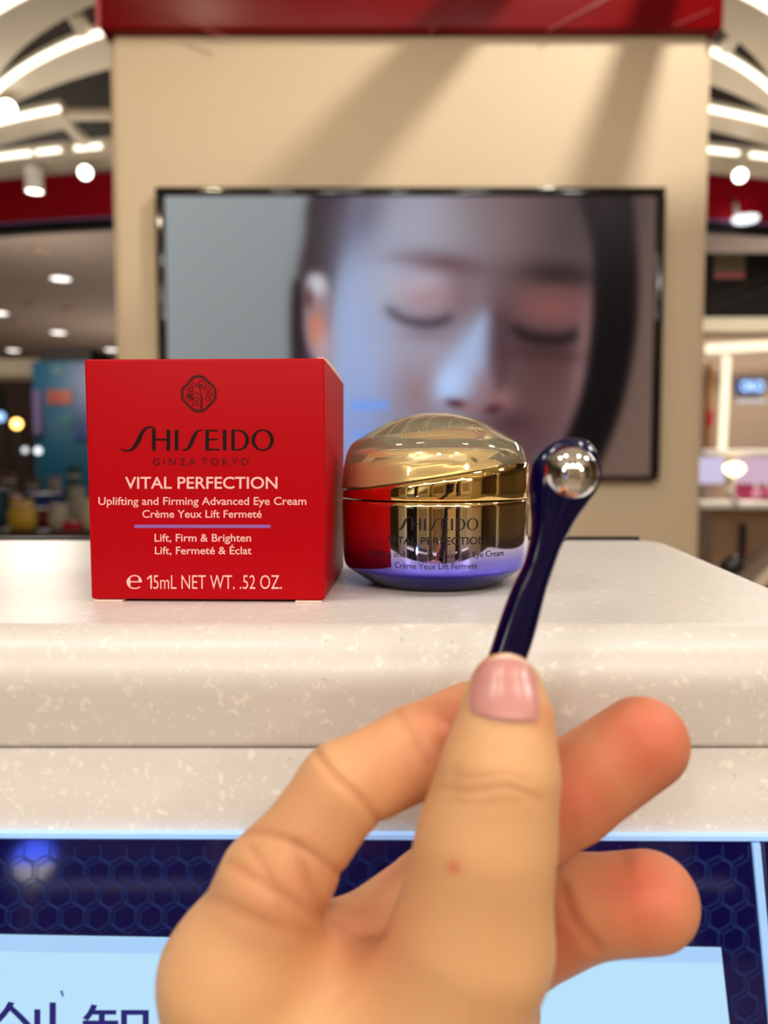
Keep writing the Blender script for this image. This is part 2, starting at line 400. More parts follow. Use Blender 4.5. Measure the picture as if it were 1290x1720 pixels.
m = bpy.data.materials.new('screen_picture'); m.use_nodes = True; b = bsdf(m)
b.inputs['Base Color'].default_value = (.004, .004, .004, 1); b.inputs['Roughness'].default_value = .3; b.inputs['Specular IOR Level'].default_value = .02
ca = node(m, 'ShaderNodeVertexColor', layer_name='picture'); lk(m, ca.outputs[0], b.inputs['Emission Color']); b.inputs['Emission Strength'].default_value = .95
me = bpy.data.meshes.new('screen_picture'); me.from_pydata(V, [], F)
att = me.color_attributes.new('picture', 'FLOAT_COLOR', 'POINT')
lin = np.where(img / 255 <= .04045, img / 255 / 12.92, ((img / 255 + .055) / 1.055) ** 2.4)
att.data.foreach_set('color', np.concatenate([lin.reshape(-1, 3), np.ones((nx * ny, 1))], 1).astype(np.float32).ravel())
link('screen_picture', me, m, tv)

# ------------------------------------------------------------------ canopy over the kiosk
def arc_pts(c, R, a0, a1, n): return [(R * math.sin(a0 + (a1 - a0) * i / n), c - R * math.cos(a0 + (a1 - a0) * i / n)) for i in range(n + 1)]
def ring_beam(near, far, H, label, spans, lines, led=M['led'], drop=.05):
    """near / far: (centre, radius) of the two edges; spans / lines: x ranges of the body and of its light line"""
    f = lambda cr, x: cr[0] - math.sqrt(max(1e-4, cr[1] ** 2 - x * x))
    root = thing('canopy_beam', label, 'ceiling beam', (0, near[0] - near[1], TOP + H), 'curved canopy beams')
    z = EYE + H
    for x0, x1 in spans:
        V = []; F = []; n = 48
        for i in range(n + 1):
            x = x0 + (x1 - x0) * i / n; a, b_ = f(near, x), f(far, x)
            V += [(x, a, z), (x, b_, z), (x, b_, z + drop), (x, a, z + drop)]
        for i in range(n):
            for k in range(4): F.append((4 * i + k, 4 * i + (k + 1) % 4, 4 * i + 4 + (k + 1) % 4, 4 * i + 4 + k))
        F += [(0, 1, 2, 3), tuple(4 * n + k for k in range(4))]
        mesh('beam_body', V, F, M['cream'], root)
    for x0, x1 in lines:
        n = 30; path = []
        for i in range(n + 1):
            x = x0 + (x1 - x0) * i / n; path.append((x, f(near, x) - .011, z + .010))
        tube('light_line', path, .0105, led, root, 8)
    return root
H = 1.4
ring_beam((4.245, 2.105), (4.015, 1.783), H, 'nearest curved cream canopy beam with bright light line at the upper corners', [(-1.70, 1.70)], [(-1.70, 1.70)])
ring_beam((4.51, 2.076), (5.12, 2.465), H, 'second curved cream canopy beam with bright light line beside the beige wall top', [(-1.95, 1.95)], [(-1.95, -.917), (1.125, 1.95)])
ring_beam((6.876, 3.896), (6.59, 3.50), H, 'third curved cream canopy beam, behind the spotlight at the upper left', [(-2.6, -1.30), (1.2, 2.6)], [(-2.6, -1.30), (1.29, 2.6)])
ring_beam((9.91, 6.466), (10.83, 7.15), H, 'farthest curved cream canopy beam with broken light line above the red fascia', [(-3.0, 3.0)], [(-3, -1.62), (-1.585, -1.47), (-1.39, -1.27), (1.45, 1.62), (1.69, 3.0)])
for (x0, y0, x1, y1, lab) in ((122, 20, 158, 78, 'slanting cream canopy strut beside the upper left light line'),
                              (95, 192, 186, 192, 'level cream canopy strut at the left edge of the beige wall'),
                              (100, 195, 165, 262, 'sloping cream canopy strut above the lower left spotlight'),
                              (1250, 30, 1218, 84, 'slanting cream canopy strut at the upper right corner')):
    o = bar('canopy_strut', atz(x0, y0, EYE + 1.425), atz(x1, y1, EYE + 1.425), .045, .035, M['cream'], None, .004); tag(o, lab, 'ceiling strut', 'canopy struts')
o = bar('canopy_strut', (.50, 1.16, EYE + 1.43), (.50, 1.95, EYE + 1.43), .075, .04, M['cream'], None, .004); tag(o, 'straight cream canopy strut above the middle of the beige wall', 'ceiling strut', 'canopy struts')
o = bar('canopy_strut', (.77, 1.2, EYE + 1.43), (.76, 1.95, EYE + 1.43), .055, .04, M['cream'], None, .004); tag(o, 'straight cream canopy strut above the right of the beige wall', 'ceiling strut', 'canopy struts')
o = bar('canopy_strut', (.52, 1.70, EYE + 1.473), (1.3, 1.70, EYE + 1.473), .05, .04, M['cream'], None, .004); tag(o, 'cream cross strut joining the two straight canopy struts', 'ceiling strut', 'canopy struts')
# overhead rings in front of the wall, seen in the metal of the jar
for i, (Yn, zz) in enumerate(((1.0, 1.40), (.25, 1.45), (-.55, 1.45))):
    ring_beam((Yn + 3.2, 3.2), (Yn + 3.2, 2.98), zz, ['curved cream canopy beam overhead in front of the wall screen', 'curved cream canopy beam straight above the counter', 'curved cream canopy beam behind the photographer'][i], [(-1.6, 1.6)], [(-1.5, 1.5)])

# spotlights
def spotlight(head, aim, label, r=.03, L=.12):
    root = thing('spotlight', label, 'spotlight', head, 'track spotlights')
    d = (Vector(aim) - Vector(head)).normalized()
    lathe('lamp_housing', [(r * .8, 0), (r, .004), (r, L), (r * .93, L + .002), (r * .90, L - .006), (r * .5, L - .01)], Vector(head) - d * L, M['white'], root, 24, d)
    lathe('lamp_lens', [(r * .84, 0), (r * .80, .003), (r * .3, .005)], Vector(head) - d * .005, M['spot'], root, 24, d)
    pv = Vector(head) - d * L * .6; tube('stem', [pv, Vector((pv.x, pv.y, max(pv.z + .02, EYE + 1.402)))], .008, M['white'], root, 8)
    return root
spotlight(at(12, 183, 3.03), (0, 0, TOP), 'white spotlight glowing at the left edge of the picture', .035)
spotlight(at(143, 290, 3.62), (0, .2, TOP), 'white spotlight glowing above the left end of the red fascia', .032)
spotlight(at(1243, 295, 3.6), (0, .2, TOP), 'white spotlight glowing in front of the red fascia on the right', .032)
spotlight(at(58, 322, 3.72), at(58, 322, 3.72) - Vector((0, -.02, 1)), 'white cylinder spotlight pointing straight down in front of the red fascia', .042, .11)
spotlight(at(1272, 18, 2.58), (0, .2, TOP), 'white spotlight at the very top right corner', .02)
for i, x in enumerate((-.9, -.62, -.42, -.36, -.1, .15, .4, .66)):
    spotlight((x * 1.3, 1.12, EYE + 1.36), (x * 1.3, 2.0, TOP + .3), 'white spotlight in the overhead row in front of the screen, number %s from the left' % ['one', 'two', 'three', 'four', 'five', 'six', 'seven', 'eight'][i], .022, .09)

# red fascia, dark band ----------------------------------------------------
def curved_band(name, c, R, half, z0, z1, m, thick=.03, ev=64, parent=None):
    P = arc_pts(c, R, -half, half, ev); Q = arc_pts(c, R - thick, -half, half, ev); V = []; F = []
    for (x, y), (u, v) in zip(P, Q): V += [(x, y, z0), (u, v, z0), (u, v, z1), (x, y, z1)]
    for i in range(ev):
        for k in range(4): F.append((4 * i + k, 4 * i + (k + 1) % 4, 4 * i + 4 + (k + 1) % 4, 4 * i + 4 + k))
    F += [(0, 1, 2, 3), tuple(4 * ev + k for k in range(4))]
    return mesh(name, V, F, m, parent)
fas = thing('canopy_fascia', 'long curved red fascia hanging behind the canopy beams with a dark lower edge', 'fascia', (0, 4.2, TOP + 1.4))
zr0, zr1 = at(90, 352, 4.2).z, at(90, 285, 4.2).z
curved_band('red_band', 14.2, 10, .3, zr0, zr1 + .03, M['red_satin'], .03, 64, fas)
curved_band('dark_edge', 14.22, 10, .3, zr0 - .055, zr0 - .001, M['dark'], .05, 64, fas)
curved_band('lilac_line', 14.195, 10, .3, zr0 - .012, zr0 - .001, M['lilac'], .004, 64, fas)

# hall ceiling downlights --------------------------------------------------
def downlight(p, label, r=.11, mt=M['down'], group='hall ceiling downlights'):
    root = thing('downlight', label, 'ceiling light', p, group)
    lathe('trim_ring', [(r * 1.15, 0), (r * 1.15, -.012), (r * .98, -.014), (r * .95, -.002)], p, M['white'], root, 24)
    lathe('lamp_lens', [(r * .9, -.001), (r * .9, -.01), (r * .5, -.012)], p, mt, root, 24)
    return root
zc = TOP + 2.249
for px, py, lab in ((102, 467, 'large oval ceiling downlight left of the beige wall'), (98, 558, 'ceiling downlight below the large oval one'),
                    (-2, 525, 'ceiling downlight cut by the left edge'), (22, 588, 'small ceiling downlight low at the left'),
                    (187, 587, 'small ceiling downlight touching the left edge of the beige wall')):
    d = ray(px, py); t = (zc - EYE) / d.z
    downlight(Vector((d.x * t, d.y * t, zc)), lab, .12 if py < 500 else .13)
for px, py in ((68, 420), (120, 518), (30, 540), (55, 510)):
    d = ray(px, py); t = (zc - EYE) / d.z
    root = thing('ceiling_speaker', 'dull round ceiling vent at %s of the hall ceiling on the left' % {420: 'the near end', 518: 'the right side', 540: 'the far end', 510: 'the middle'}[py], 'ceiling vent', Vector((d.x * t, d.y * t, zc)), 'round ceiling vents')
    lathe('vent_disc', [(.11, 0), (.11, -.015), (.05, -.02)], Vector((d.x * t, d.y * t, zc)), M['taupe'], root, 20)
ROWN = ['first', 'second', 'third', 'fourth', 'fifth', 'sixth', 'seventh']
for y in (-.7, -1.6, -2.5, -3.4, -4.4):
    for x in (-3.2, -2.0, -1.0, 0, 1.0, 2.0, 3.2):
        downlight(Vector((x + .2 * rnd.uniform(-1, 1), y, zc)) if y < -1.65 else Vector((x * .9, y, TOP + 1.979)), 'ceiling downlight behind the photographer, %s row back, %s from the left' % (ROWN[[-.7, -1.6, -2.5, -3.4, -4.4].index(y)], ROWN[[-3.2, -2.0, -1.0, 0, 1.0, 2.0, 3.2].index(x)]), .05, M['spot'], 'downlights behind the photographer')

# lamp hanging right
lr = thing('pendant_lamp', 'small white disc lamp hanging below the red fascia on the right', 'lamp', at(1250, 370, 4.38))
lathe('lamp_disc', [(.06, 0), (.068, .01), (.068, .022), (.03, .03)], at(1252, 372, 4.32), M['led2'], lr, 24)
tube('stem', [at(1240, 371, 4.32), at(1235, 345, 4.33), at(1235, 338, 4.36)], .014, M['white'], lr, 10)

# ------------------------------------------------------------------ right shop
def slab(px0, py0, px1, py1, Yf, depth, name, m, parent=None, bevel=0):
    a = at(px0, py1, Yf); b_ = at(px1, py0, Yf)
    return box(name, (a.x, Yf, max(0.0005, a.z)), (b_.x, Yf + depth, b_.z), m, parent, bevel)
sh = thing('shop_unit', 'tan shop back wall with black upper panel right of the beige display wall', 'shop wall', (3.0, 4.9, 0))
slab(1120, 556, 1700, 1500, 4.9, .1, 'tan_panel', M['taupe'], sh)
slab(1120, 425, 1700, 533, 4.9, .1, 'black_panel', M['dark'], sh)
slab(1120, 533, 1700, 556, 4.82, .18, 'cream_shelf', M['cream'], sh)
for y0, y1 in ((505, 460), (520, 480)): bar('rail', at(1190, y0, 4.88), at(1300, y1, 4.88), .01, .012, M['brown'], sh)
o = slab(1199, 425, 1252, 468, 4.865, .033, 'hanging_poster', mat('poster_print', srgb(120, 110, 92), .6)); tag(o, 'small beige hanging poster against the black panel on the right', 'poster')
box('poster_band', (at(1201, 462, 4.865).x, 4.86, at(1201, 466, 4.865).z), (at(1250, 462, 4.865).x, 4.8645, at(1201, 458, 4.865).z), M['pink_edge'], o)
o = bar('light_bar', at(1186, 586, 4.6), at(1420, 573, 4.6), .04, .055, M['led_soft'], None, .01); tag(o, 'long level glowing bar across the tan shop wall on the right', 'light bar', 'glowing bars in the right shop')
o = bar('light_bar', at(1221, 598, 4.62), at(1213, 758, 4.62), .045, .04, M['led_soft'], None, .01); tag(o, 'upright glowing bar below the level one', 'light bar', 'glowing bars in the right shop')
o = slab(1187, 610, 1199, 760, 4.85, .04, 'wooden_post', mat('amber_wood', srgb(170, 120, 70), .5)); tag(o, 'narrow amber post with red tip beside the upright glowing bar', 'post')
slab(1188, 690, 1198, 715, 4.84, .008, 'red_tip', M['red_satin'], o)
# sign
sg = thing('shop_sign', 'small blue glowing sign with pale letters on the tan wall at the right edge', 'sign', at(1263, 650, 4.85))
bm = bmesh.new(); a = at(1240, 661, 4.85); b_ = at(1287, 636, 4.85); addbox(bm, (a.x, 4.85, a.z), (b_.x, 4.89, b_.z)); finish(bm, 'sign_board', emit('blue_sign', srgb(70, 92, 150), .8), sg, True, .015, 3)
V, F = fit('OKO', 1245, 1283, 640, 657, .02)
mesh('sign_letters', [at(x, y, 4.845) for x, y in V], F, emit('pale_blue_letters', srgb(170, 205, 255), 2.2), sg)
V, F = cat(*[rect(1240 + i * 8, 670, 1245 + i * 8, 677) for i in range(6)])
mesh('small_lettering', [at(x, y, 4.89) for x, y in V], F, emit('white_letters', srgb(220, 220, 225), 1.0), sg)
# display case
dc = thing('display_case', 'white and lilac lit display case with pink panels at the right edge', 'display case', (2.2, 4.1, 0))
Mli = emit('lilac_light_panel', srgb(206, 196, 226), .95)
slab(1180, 755, 1600, 766, 4.0, .5, 'top_shelf', M['white'], dc, .01)
slab(1180, 768, 1218, 812, 4.02, .1, 'light_panel', Mli, dc)
slab(1245, 768, 1600, 812, 4.1, .1, 'pink_panel', emit('pink_light_panel', srgb(214, 178, 200), .9), dc)
slab(1232, 814, 1600, 842, 4.1, .1, 'magenta_panel', mat('magenta_print', srgb(176, 60, 104), .4), dc)
slab(1180, 812, 1231, 842, 4.12, .1, 'grey_panel', M['taupe'], dc)
slab(1176, 842, 1600, 856, 3.95, .55, 'lower_shelf', M['white'], dc, .01)
slab(1180, 857, 1600, 1500, 4.05, .4, 'cabinet_body', mat('brown_cabinet', srgb(164, 134, 108), .5), dc)
slab(1236, 880, 1243, 1500, 4.03, .015, 'door_gap', M['brown'], dc)
o = lathe('table_lamp', [(.012, 0), (.03, .008), (.048, .03), (.05, .045), (.035, .06), (.01, .068)], at(1233, 799, 3.963), emit('yellow_lamp_glow', (1, .82, .4, 1), 5)); ly0 = at(1233, 799, 3.963); lyz = at(1233, 842, 3.95).z
tube('lamp_stem', [(ly0.x, 3.963, lyz + .001), (ly0.x, 3.963, ly0.z + .001)], .008, M['white'], o, 8); tag(o, 'small oval yellow glowing lamp in front of the lilac display case', 'lamp')
for i, (px, col) in enumerate(((1270, (226, 160, 190)), (1287, (200, 90, 130)))):
    r_ = thing('cosmetic_bottle', ['pale pink bottle on the lower shelf of the display case', 'dark pink bottle on the lower shelf at the picture edge'][i], 'bottle', Vector((at(px, 842, 3.98).x, 3.98, at(px, 842, 3.95).z + .0005)), 'bottles in the display case')
    lathe('bottle_body', [(.018, 0), (.022, .004), (.022, .05), (.008, .062), (.008, .066)], Vector((at(px, 842, 3.98).x, 3.98, at(px, 842, 3.95).z + .0005)), mat('bottle_plastic', srgb(*col), .3), r_, 20)
    lathe('cap', [(.01, .067), (.01, .085), (.004, .088)], Vector((at(px, 842, 3.98).x, 3.98, at(px, 842, 3.95).z + .0005)), M['white'], r_, 20)
o = bar('tester_stand', at(1223, 822, 3.9), at(1240, 848, 3.9), .04, .02, M['white'], None, .005); tag(o, 'small slanted white tester stand below the yellow lamp', 'stand')

# round-backed stool
CS = at(1473, 1170, .92); Rs = .195
st = thing('round_back_stool', 'stool with round white back and taupe band right of the counter', 'stool', (CS.x, .95, 0))
lathe('backrest', [(.02, -.03), (Rs - .03, -.028), (Rs - .008, -.014), (Rs, 0), (Rs - .008, .014), (Rs - .03, .028), (.02, .03)], CS, mat('white_leather', srgb(238, 232, 222), .45), st, 64, (0, -1, 0))
lathe('back_band', [(Rs + .0008, -.035), (Rs + .026, -.035), (Rs + .028, 0), (Rs + .026, .035), (Rs + .0008, .035), (Rs + .0008, -.035)], CS, mat('taupe_satin_metal', srgb(140, 122, 104), .35, .5), st, 64, (0, -1, 0))
lathe('band_tip', [(.007, -.012), (.011, -.007), (.011, .007), (.007, .012)], at(1229, 951, .885), M['black'], st, 20, (1, 0, .9))
lathe('seat', [(.02, 0), (.17, .005), (.18, .03), (.17, .06), (.02, .065)], (CS.x, .80, .58), mat('white_seat_leather', srgb(236, 230, 220), .45), st, 48)
lathe('pole', [(.022, .03), (.022, .58)], (CS.x, .80, 0), M['steel'], st, 24)
lathe('base', [(.19, 0), (.19, .012), (.03, .03), (.02, .032)], (CS.x, .80, 0), M['steel'], st, 48)
box('back_support', (CS.x - .02, .86, .60), (CS.x + .02, .885, CS.z - .02), M['steel'], st, .003)

# ------------------------------------------------------------------ left hall
ts = thing('teal_booth', 'tall teal display stand with black top at the left of the hall', 'display stand', (at(102, 800, 8.5).x, 8.6, 0))
Mteal = mat('teal_print', srgb(10, 70, 96), .4)
slab(68, 607, 150, 1100, 8.5, .5, 'stand_body', Mteal, ts)
slab(66, 584, 152, 606, 8.45, .6, 'black_top', M['dark'], ts)
slab(80, 655, 120, 679, 8.47, .02, 'orange_patch', mat('orange_print', srgb(118, 46, 26), .4), ts)
slab(56, 655, 67, 730, 8.4, .3, 'purple_side', mat('purple_print', srgb(80, 72, 108), .4), ts)
slab(124, 610, 150, 740, 8.47, .02, 'blue_strip', mat('blue_print', srgb(10, 46, 92), .4), ts)
for (px, py, c_, n_) in ((96, 622, (50, 84, 94), 'grey_mark'), (110, 705, (16, 84, 84), 'green_mark')):
    slab(px - 9, py - 7, px + 9, py + 7, 8.48, .015, n_, mat(n_, srgb(*c_), .5), ts)
o = slab(-160, 603, 66, 631, 9.5, .5, 'cream_bulkhead', M['cream']); tag(o, 'cream bulkhead hanging left of the teal stand', 'bulkhead')
cb = thing('dark_cabinet', 'dark brown cabinet below the cream bulkhead at the left edge', 'cabinet', (at(0, 800, 9.2).x, 9.3, 0))
slab(-200, 640, 54, 1100, 9.2, .5, 'cabinet_body', mat('espresso_wood', srgb(48, 30, 22), .6), cb)
slab(-200, 651, 10, 700, 9.18, .015, 'dark_door', M['dark'], cb)
for (px, py, r_, c_, s_, lab) in ((28, 712, .05, (1, .50, .12), 7, 'orange round lamp glowing at the left in front of the dark cabinet'), (0, 700, .05, (.35, .6, 1), 1.6, 'bluish round lamp cut by the left edge'),
                             (64, 757, .035, (.9, .95, 1), 1.8, 'right one of two small pale lamps above the product table'), (42, 756, .03, (.9, .95, 1), 1.2, 'left one of two small pale lamps above the product table')):
    r0 = thing('globe_lamp', lab, 'lamp', (at(px, py, 8.0).x, 8.02, 0), 'globe lamps in the hall')
    lathe('globe', [(r_ * math.sin(t), -r_ * math.cos(t)) for t in [PI * j / 12 for j in range(13)]], at(px, py, 8.0), emit('globe_glow', (*c_, 1), s_), r0, 20)
    tube('stem', [at(px, py, 8.02) - Vector((0, 0, r_)), Vector((at(px, py, 8.02).x, 8.02, .012))], .005, M['dark'], r0, 8)
# product table
tz = at(70, 893, 4.2).z
tb_ = thing('product_table', 'dark brown table carrying colourful wrapped goods behind the red carton', 'table', (-2.2, 4.6, 0))
Mtb = mat('dark_table_wood', srgb(66, 42, 34), .5)
box('tabletop', (-3.6, 4.2, tz - .04), (-1.35, 5.6, tz), Mtb, tb_, .005)
box('apron', (-3.55, 4.25, tz - .25), (-1.4, 5.55, tz - .041), Mtb, tb_)
for lx in (-3.5, -1.45):
    for ly in (4.3, 5.5): box('leg', (lx - .03, ly - .03, 0), (lx + .03, ly + .03, tz - .251), Mtb, tb_)
def pouch(px, pybase, Yp, wpx, hpx, col, label, kind, z=None):
    p = at(px, pybase, Yp); p.z = tz if z is None else z
    sc = Yp / FPX; wd, ht = wpx * sc, hpx * sc
    m_ = mat('wrapper_' + kind, srgb(*col), .45)
    r0 = thing(kind, label, 'goods', p, 'wrapped goods on the table')
    if kind == 'gift_pouch':
        V = []; F = []; n = 14; k_ = 16
        for i in range(n + 1):
            t = i / n; prof = math.sin(PI * min(1, t * 1.02 + .12)) ** .5 if t < .82 else .45 + .25 * (t - .82) / .18
            a_, b2 = wd / 2 * (.55 + .5 * prof), wd / 3.2 * (.15 + prof) * (1 if t < .8 else .35)
            for j in range(k_):
                q = 2 * PI * j / k_; V.append((p.x + a_ * math.cos(q), p.y + b2 * math.sin(q), p.z + ht * t))
        for i in range(n):
            for j in range(k_): F.append((i * k_ + j, i * k_ + (j + 1) % k_, (i + 1) * k_ + (j + 1) % k_, (i + 1) * k_ + j))
        F += [tuple(range(k_)), tuple(n * k_ + j for j in range(k_))]
        mesh('pouch_body', V, F, m_, r0, True)
        lathe('tie', [(wd * .36, 0), (wd * .38, ht * .03), (wd * .36, ht * .06)], p + Vector((0, 0, ht * .78)), M['white'], r0, 16)
    else:
        box('box_body', (p.x - wd / 2, p.y - wd / 2.5, p.z), (p.x + wd / 2, p.y + wd / 2.5, p.z + ht * .72), m_, r0, .004, rotz=0)
        box('box_lid', (p.x - wd / 1.9, p.y - wd / 2.4, p.z + ht * .721), (p.x + wd / 1.9, p.y + wd / 2.4, p.z + ht), m_, r0, .004)
goods = [(38, 880, 4.35, 48, 50, (214, 176, 66), 'yellow gift pouch on the product table', 'gift_pouch'),
         (72, 875, 4.6, 26, 30, (130, 44, 44), 'dull red box behind the yellow pouch', 'goods_box'),
         (100, 880, 4.35, 34, 44, (196, 190, 176), 'off-white gift pouch beside the red carton', 'gift_pouch'),
         (150, 885, 4.33, 30, 52, (206, 202, 170), 'pale cream pouch half hidden behind the red carton', 'gift_pouch'),
         (122, 892, 4.26, 26, 16, (190, 26, 44), 'low bright red box at the table front edge', 'goods_box'),
         (76, 850, 5.0, 50, 46, (28, 66, 140), 'wide blue box in the second row', 'goods_box'),
         (22, 850, 4.9, 24, 44, (170, 92, 92), 'pinkish box left of the wide blue one', 'goods_box'),
         (-8, 860, 4.7, 34, 60, (34, 84, 94), 'dark teal box at the left picture edge', 'goods_box'),
         (55, 830, 5.25, 32, 66, (84, 72, 62), 'brown pouch in the back row', 'gift_pouch'),
         (14, 830, 5.4, 36, 74, (104, 82, 74), 'taller brown pouch in the back row at the left', 'gift_pouch'),
         (92, 830, 5.3, 28, 70, (150, 146, 142), 'grey pouch in the back row', 'gift_pouch'),
         (126, 830, 5.36, 28, 84, (56, 92, 88), 'grey-green pouch in the back row next to the carton', 'gift_pouch'),
         (130, 860, 4.88, 34, 60, (178, 172, 160), 'light grey pouch in the middle row next to the carton', 'gift_pouch')]
for g in goods: pouch(*g)

# rear store seen only in reflections: tall shelf bays and a bright window display
for i in range(7):
    x = -3.6 + i * 1.2
    r0 = thing('shelf_bay', 'tall store shelf behind the photographer, ' + ['first', 'second', 'third', 'fourth', 'fifth', 'sixth', 'seventh'][i] + ' in the row', 'shelf', (x, -3.6, 0), 'shelves behind the photographer')
    c_ = [M['taupe'], M['dark'], M['cream'], M['rear_wall'], M['brown'], M['white'], M['rear_wall']][i]
    box('side_panel', (x - .45, -3.9, 0), (x - .41, -3.5, 2.4), c_, r0); box('side_panel', (x + .41, -3.9, 0), (x + .45, -3.5, 2.4), c_, r0)
    box('back_panel', (x - .409, -3.9, 0), (x + .409, -3.88, 2.4), c_, r0)
    for z in (.3, .8, 1.3, 1.8, 2.3):
        box('shelf', (x - .409, -3.879, z), (x + .409, -3.5, z + .03), M['white'] if i % 2 else M['dark'], r0)
        bar('light_line', (x - .38, -3.48, z + .015), (x + .38, -3.48, z + .015), .01, .012, M['led'], r0)

for x_, y_, w_, h_, mm, nm, lab in ((1.55, -1.3, .7, 2.6, M['beige'], 'store_partition', 'tall beige display panel behind the photographer on the right'),
                               (2.5, -.4, .6, 2.4, M['cream'], 'store_partition', 'tall cream display panel far to the right of the counter'),
                               (-1.7, -1.7, .5, 2.3, M['white'], 'store_partition', 'tall white display panel behind the photographer on the left'),
                               (.75, -2.4, .45, 2.4, M['beige'], 'store_partition', 'narrow beige display panel behind the photographer')):
    r0 = thing(nm, lab, 'partition', (x_, y_, 0), 'display panels behind the photographer')
    box('panel', (x_ - w_ / 2, y_, 0.0005), (x_ + w_ / 2, y_ + .08, h_), mm, r0, .004)
    box('picture', (x_ - w_ / 2 + .06, y_ + .0805, 1.2), (x_ + w_ / 2 - .06, y_ + .086, 1.9), M['taupe'], r0)
    bar('light_line', (x_ - w_ / 2, y_ + .1, h_ - .03), (x_ + w_ / 2, y_ + .1, h_ - .03), .02, .02, M['led'], r0)
# ------------------------------------------------------------------ counter
def rounded_outline(P, r, d, n=8):
    """polygon P (counter-clockwise) inset by d with corners of radius r-d"""
    m_ = len(P); out = []
    L = []
    for i in range(m_):
        a, b = Vector(P[i]), Vector(P[(i + 1) % m_]); t = (b - a).normalized(); nrm = Vector((-t.y, t.x))
        L.append((a + nrm * d, t))
    C_ = []
    for i in range(m_):
        (p, t), (q, s) = L[i - 1], L[i]
        den = t.x * s.y - t.y * s.x; k_ = ((q.x - p.x) * s.y - (q.y - p.y) * s.x) / den
        C_.append(p + t * k_)
    for i in range(m_):
        c = C_[i]; t = L[i - 1][1]; s = L[i][1]; rr = max(r - d, .0005)
        ang = math.acos(max(-1, min(1, t.dot(s)))); cut = rr * math.tan(ang / 2)
        p0, p1 = c - t * cut, c + s * cut; ctr = p0 + Vector((-t.y, t.x)) * rr
        a0 = math.atan2(p0.y - ctr.y, p0.x - ctr.x); a1 = a0 + ang
        for j in range(n + 1):
            a = a0 + (a1 - a0) * j / n; out.append((ctr.x + rr * math.cos(a), ctr.y + rr * math.sin(a)))
    return out
PLAN = [(-.75, .158), (.112, .158), (.1345, .3625), (-.75, .3625)]
def loft(name, loops, m, parent, smooth=True):
    V = []; F = []; n = len(loops[0])
    for Lp in loops: V += Lp
    for i in range(len(loops) - 1):
        for k in range(n): F.append((i * n + k, i * n + (k + 1) % n, (i + 1) * n + (k + 1) % n, (i + 1) * n + k))
    F += [tuple(range(n)), tuple((len(loops) - 1) * n + k for k in range(n))]
    o = mesh(name, V, F, m, parent, smooth)
    return o
ct = thing('counter', 'white speckled solid-surface counter ledge with rounded edges under the red carton', 'counter', (-.3, .26, 0))
FR = .012; zs = TOP - .0238
loops = []
for d, z in [(.0006, zs), (0, zs + .0006), (0, zs + .0012), (0, zs + .006), (0, TOP - FR - .001)] + [(FR * (1 - math.cos(a)), TOP - FR + FR * math.sin(a)) for a in [PI / 2 * j / 10 for j in range(11)]]:
    loops.append([(x, y, z) for x, y in rounded_outline(PLAN, .020, d)])
up = loft('upper_slab', loops, M['counter'], ct)
up.data.polygons[len(up.data.polygons) - 1].use_smooth = False
loops = [[(x, y, z) for x, y in rounded_outline(PLAN, .020, d)] for d, z in ((.001, TOP - .20), (.001, zs - .0010), (.0016, zs - .0004))]
loft('lower_slab', loops, M['counter'], ct)
box('pedestal', (-.70, .20, 0), (.08, .33, TOP - .201), M['taupe'], ct)
o = box('rear_shadow_gap', (-.75, .3635, TOP - .03), (.1205, .3665, TOP + .0004), M['black'], ct)  # black strip painting the shadow gap behind the far edge

# touch-screen unit in front of the ledge ----------------------------------
SP = at(645, 1405, .1570); TILT = math.radians(9)
sn = Vector((0.0, -math.cos(TILT), math.sin(TILT))).normalized()
roll = Vector((1, 0, -.006)).normalized(); sdn = sn.cross(roll).normalized()
if sdn.z > 0: sdn = -sdn
S_ = lambda px, py, off=0.0: onplane(px, py, SP + sn * off, sn)
tsn = thing('tester_screen_unit', 'dark blue glass tester screen with honeycomb pattern below the white ledge', 'display unit', at(600, 1900, .15))
def plate(name, P, m, parent, off=0., thick=.002):
    n = len(P); V = [S_(x, y, off) for x, y in P]; V += [v - sn * thick for v in V]
    F = [tuple(range(n)), tuple(range(2 * n - 1, n - 1, -1))] + [(i, (i + 1) % n, n + (i + 1) % n, n + i) for i in range(n)]
    return mesh(name, V, F, m, parent)
M['navy'] = mat('navy_glass', srgb(8, 6, 44), .06)
bsdf(M['navy']).inputs['Emission Color'].default_value = srgb(18, 14, 84); bsdf(M['navy']).inputs['Emission Strength'].default_value = .3
plate('glass_panel', [(-500, 1408), (1272, 1414), (1318, 1900), (1330, 2050), (-500, 2050)], M['navy'], tsn, 0, .003)
plate('glass_panel', [(1284, 1414), (1800, 1417), (1900, 2050), (1342, 2050), (1330, 1900)], M['navy'], tsn, 0, .003)
Mbe = mat('pale_blue_lit_edge_metal', srgb(150, 190, 235), .2, .3); bsdf(Mbe).inputs['Emission Color'].default_value = srgb(150, 195, 250); bsdf(Mbe).inputs['Emission Strength'].default_value = .55  # blue light on the chrome edge put into its colour and glow
plate('edge_strip', [(-500, 1398), (1800, 1408), (1800, 1415), (-500, 1406)], Mbe, tsn, .0008, .004)
plate('edge_strip', [(1265, 1417), (1277, 1417), (1336, 2050), (1324, 2050)], Mbe, tsn, .0008, .003)
Mlcd = emit('lit_white_blue_screen', srgb(186, 226, 253), .92)
lcd = plate('lit_screen', [(-500, 1561), (1211, 1592), (1262, 2050), (-500, 2050)], Mlcd, tsn, .0004, .0002)
plate('header_band', [(-500, 1561.5), (1210, 1592.5), (1214, 1618), (-500, 1590)], emit('pale_blue_band', srgb(172, 212, 252), .9), tsn, .00045, .00002)
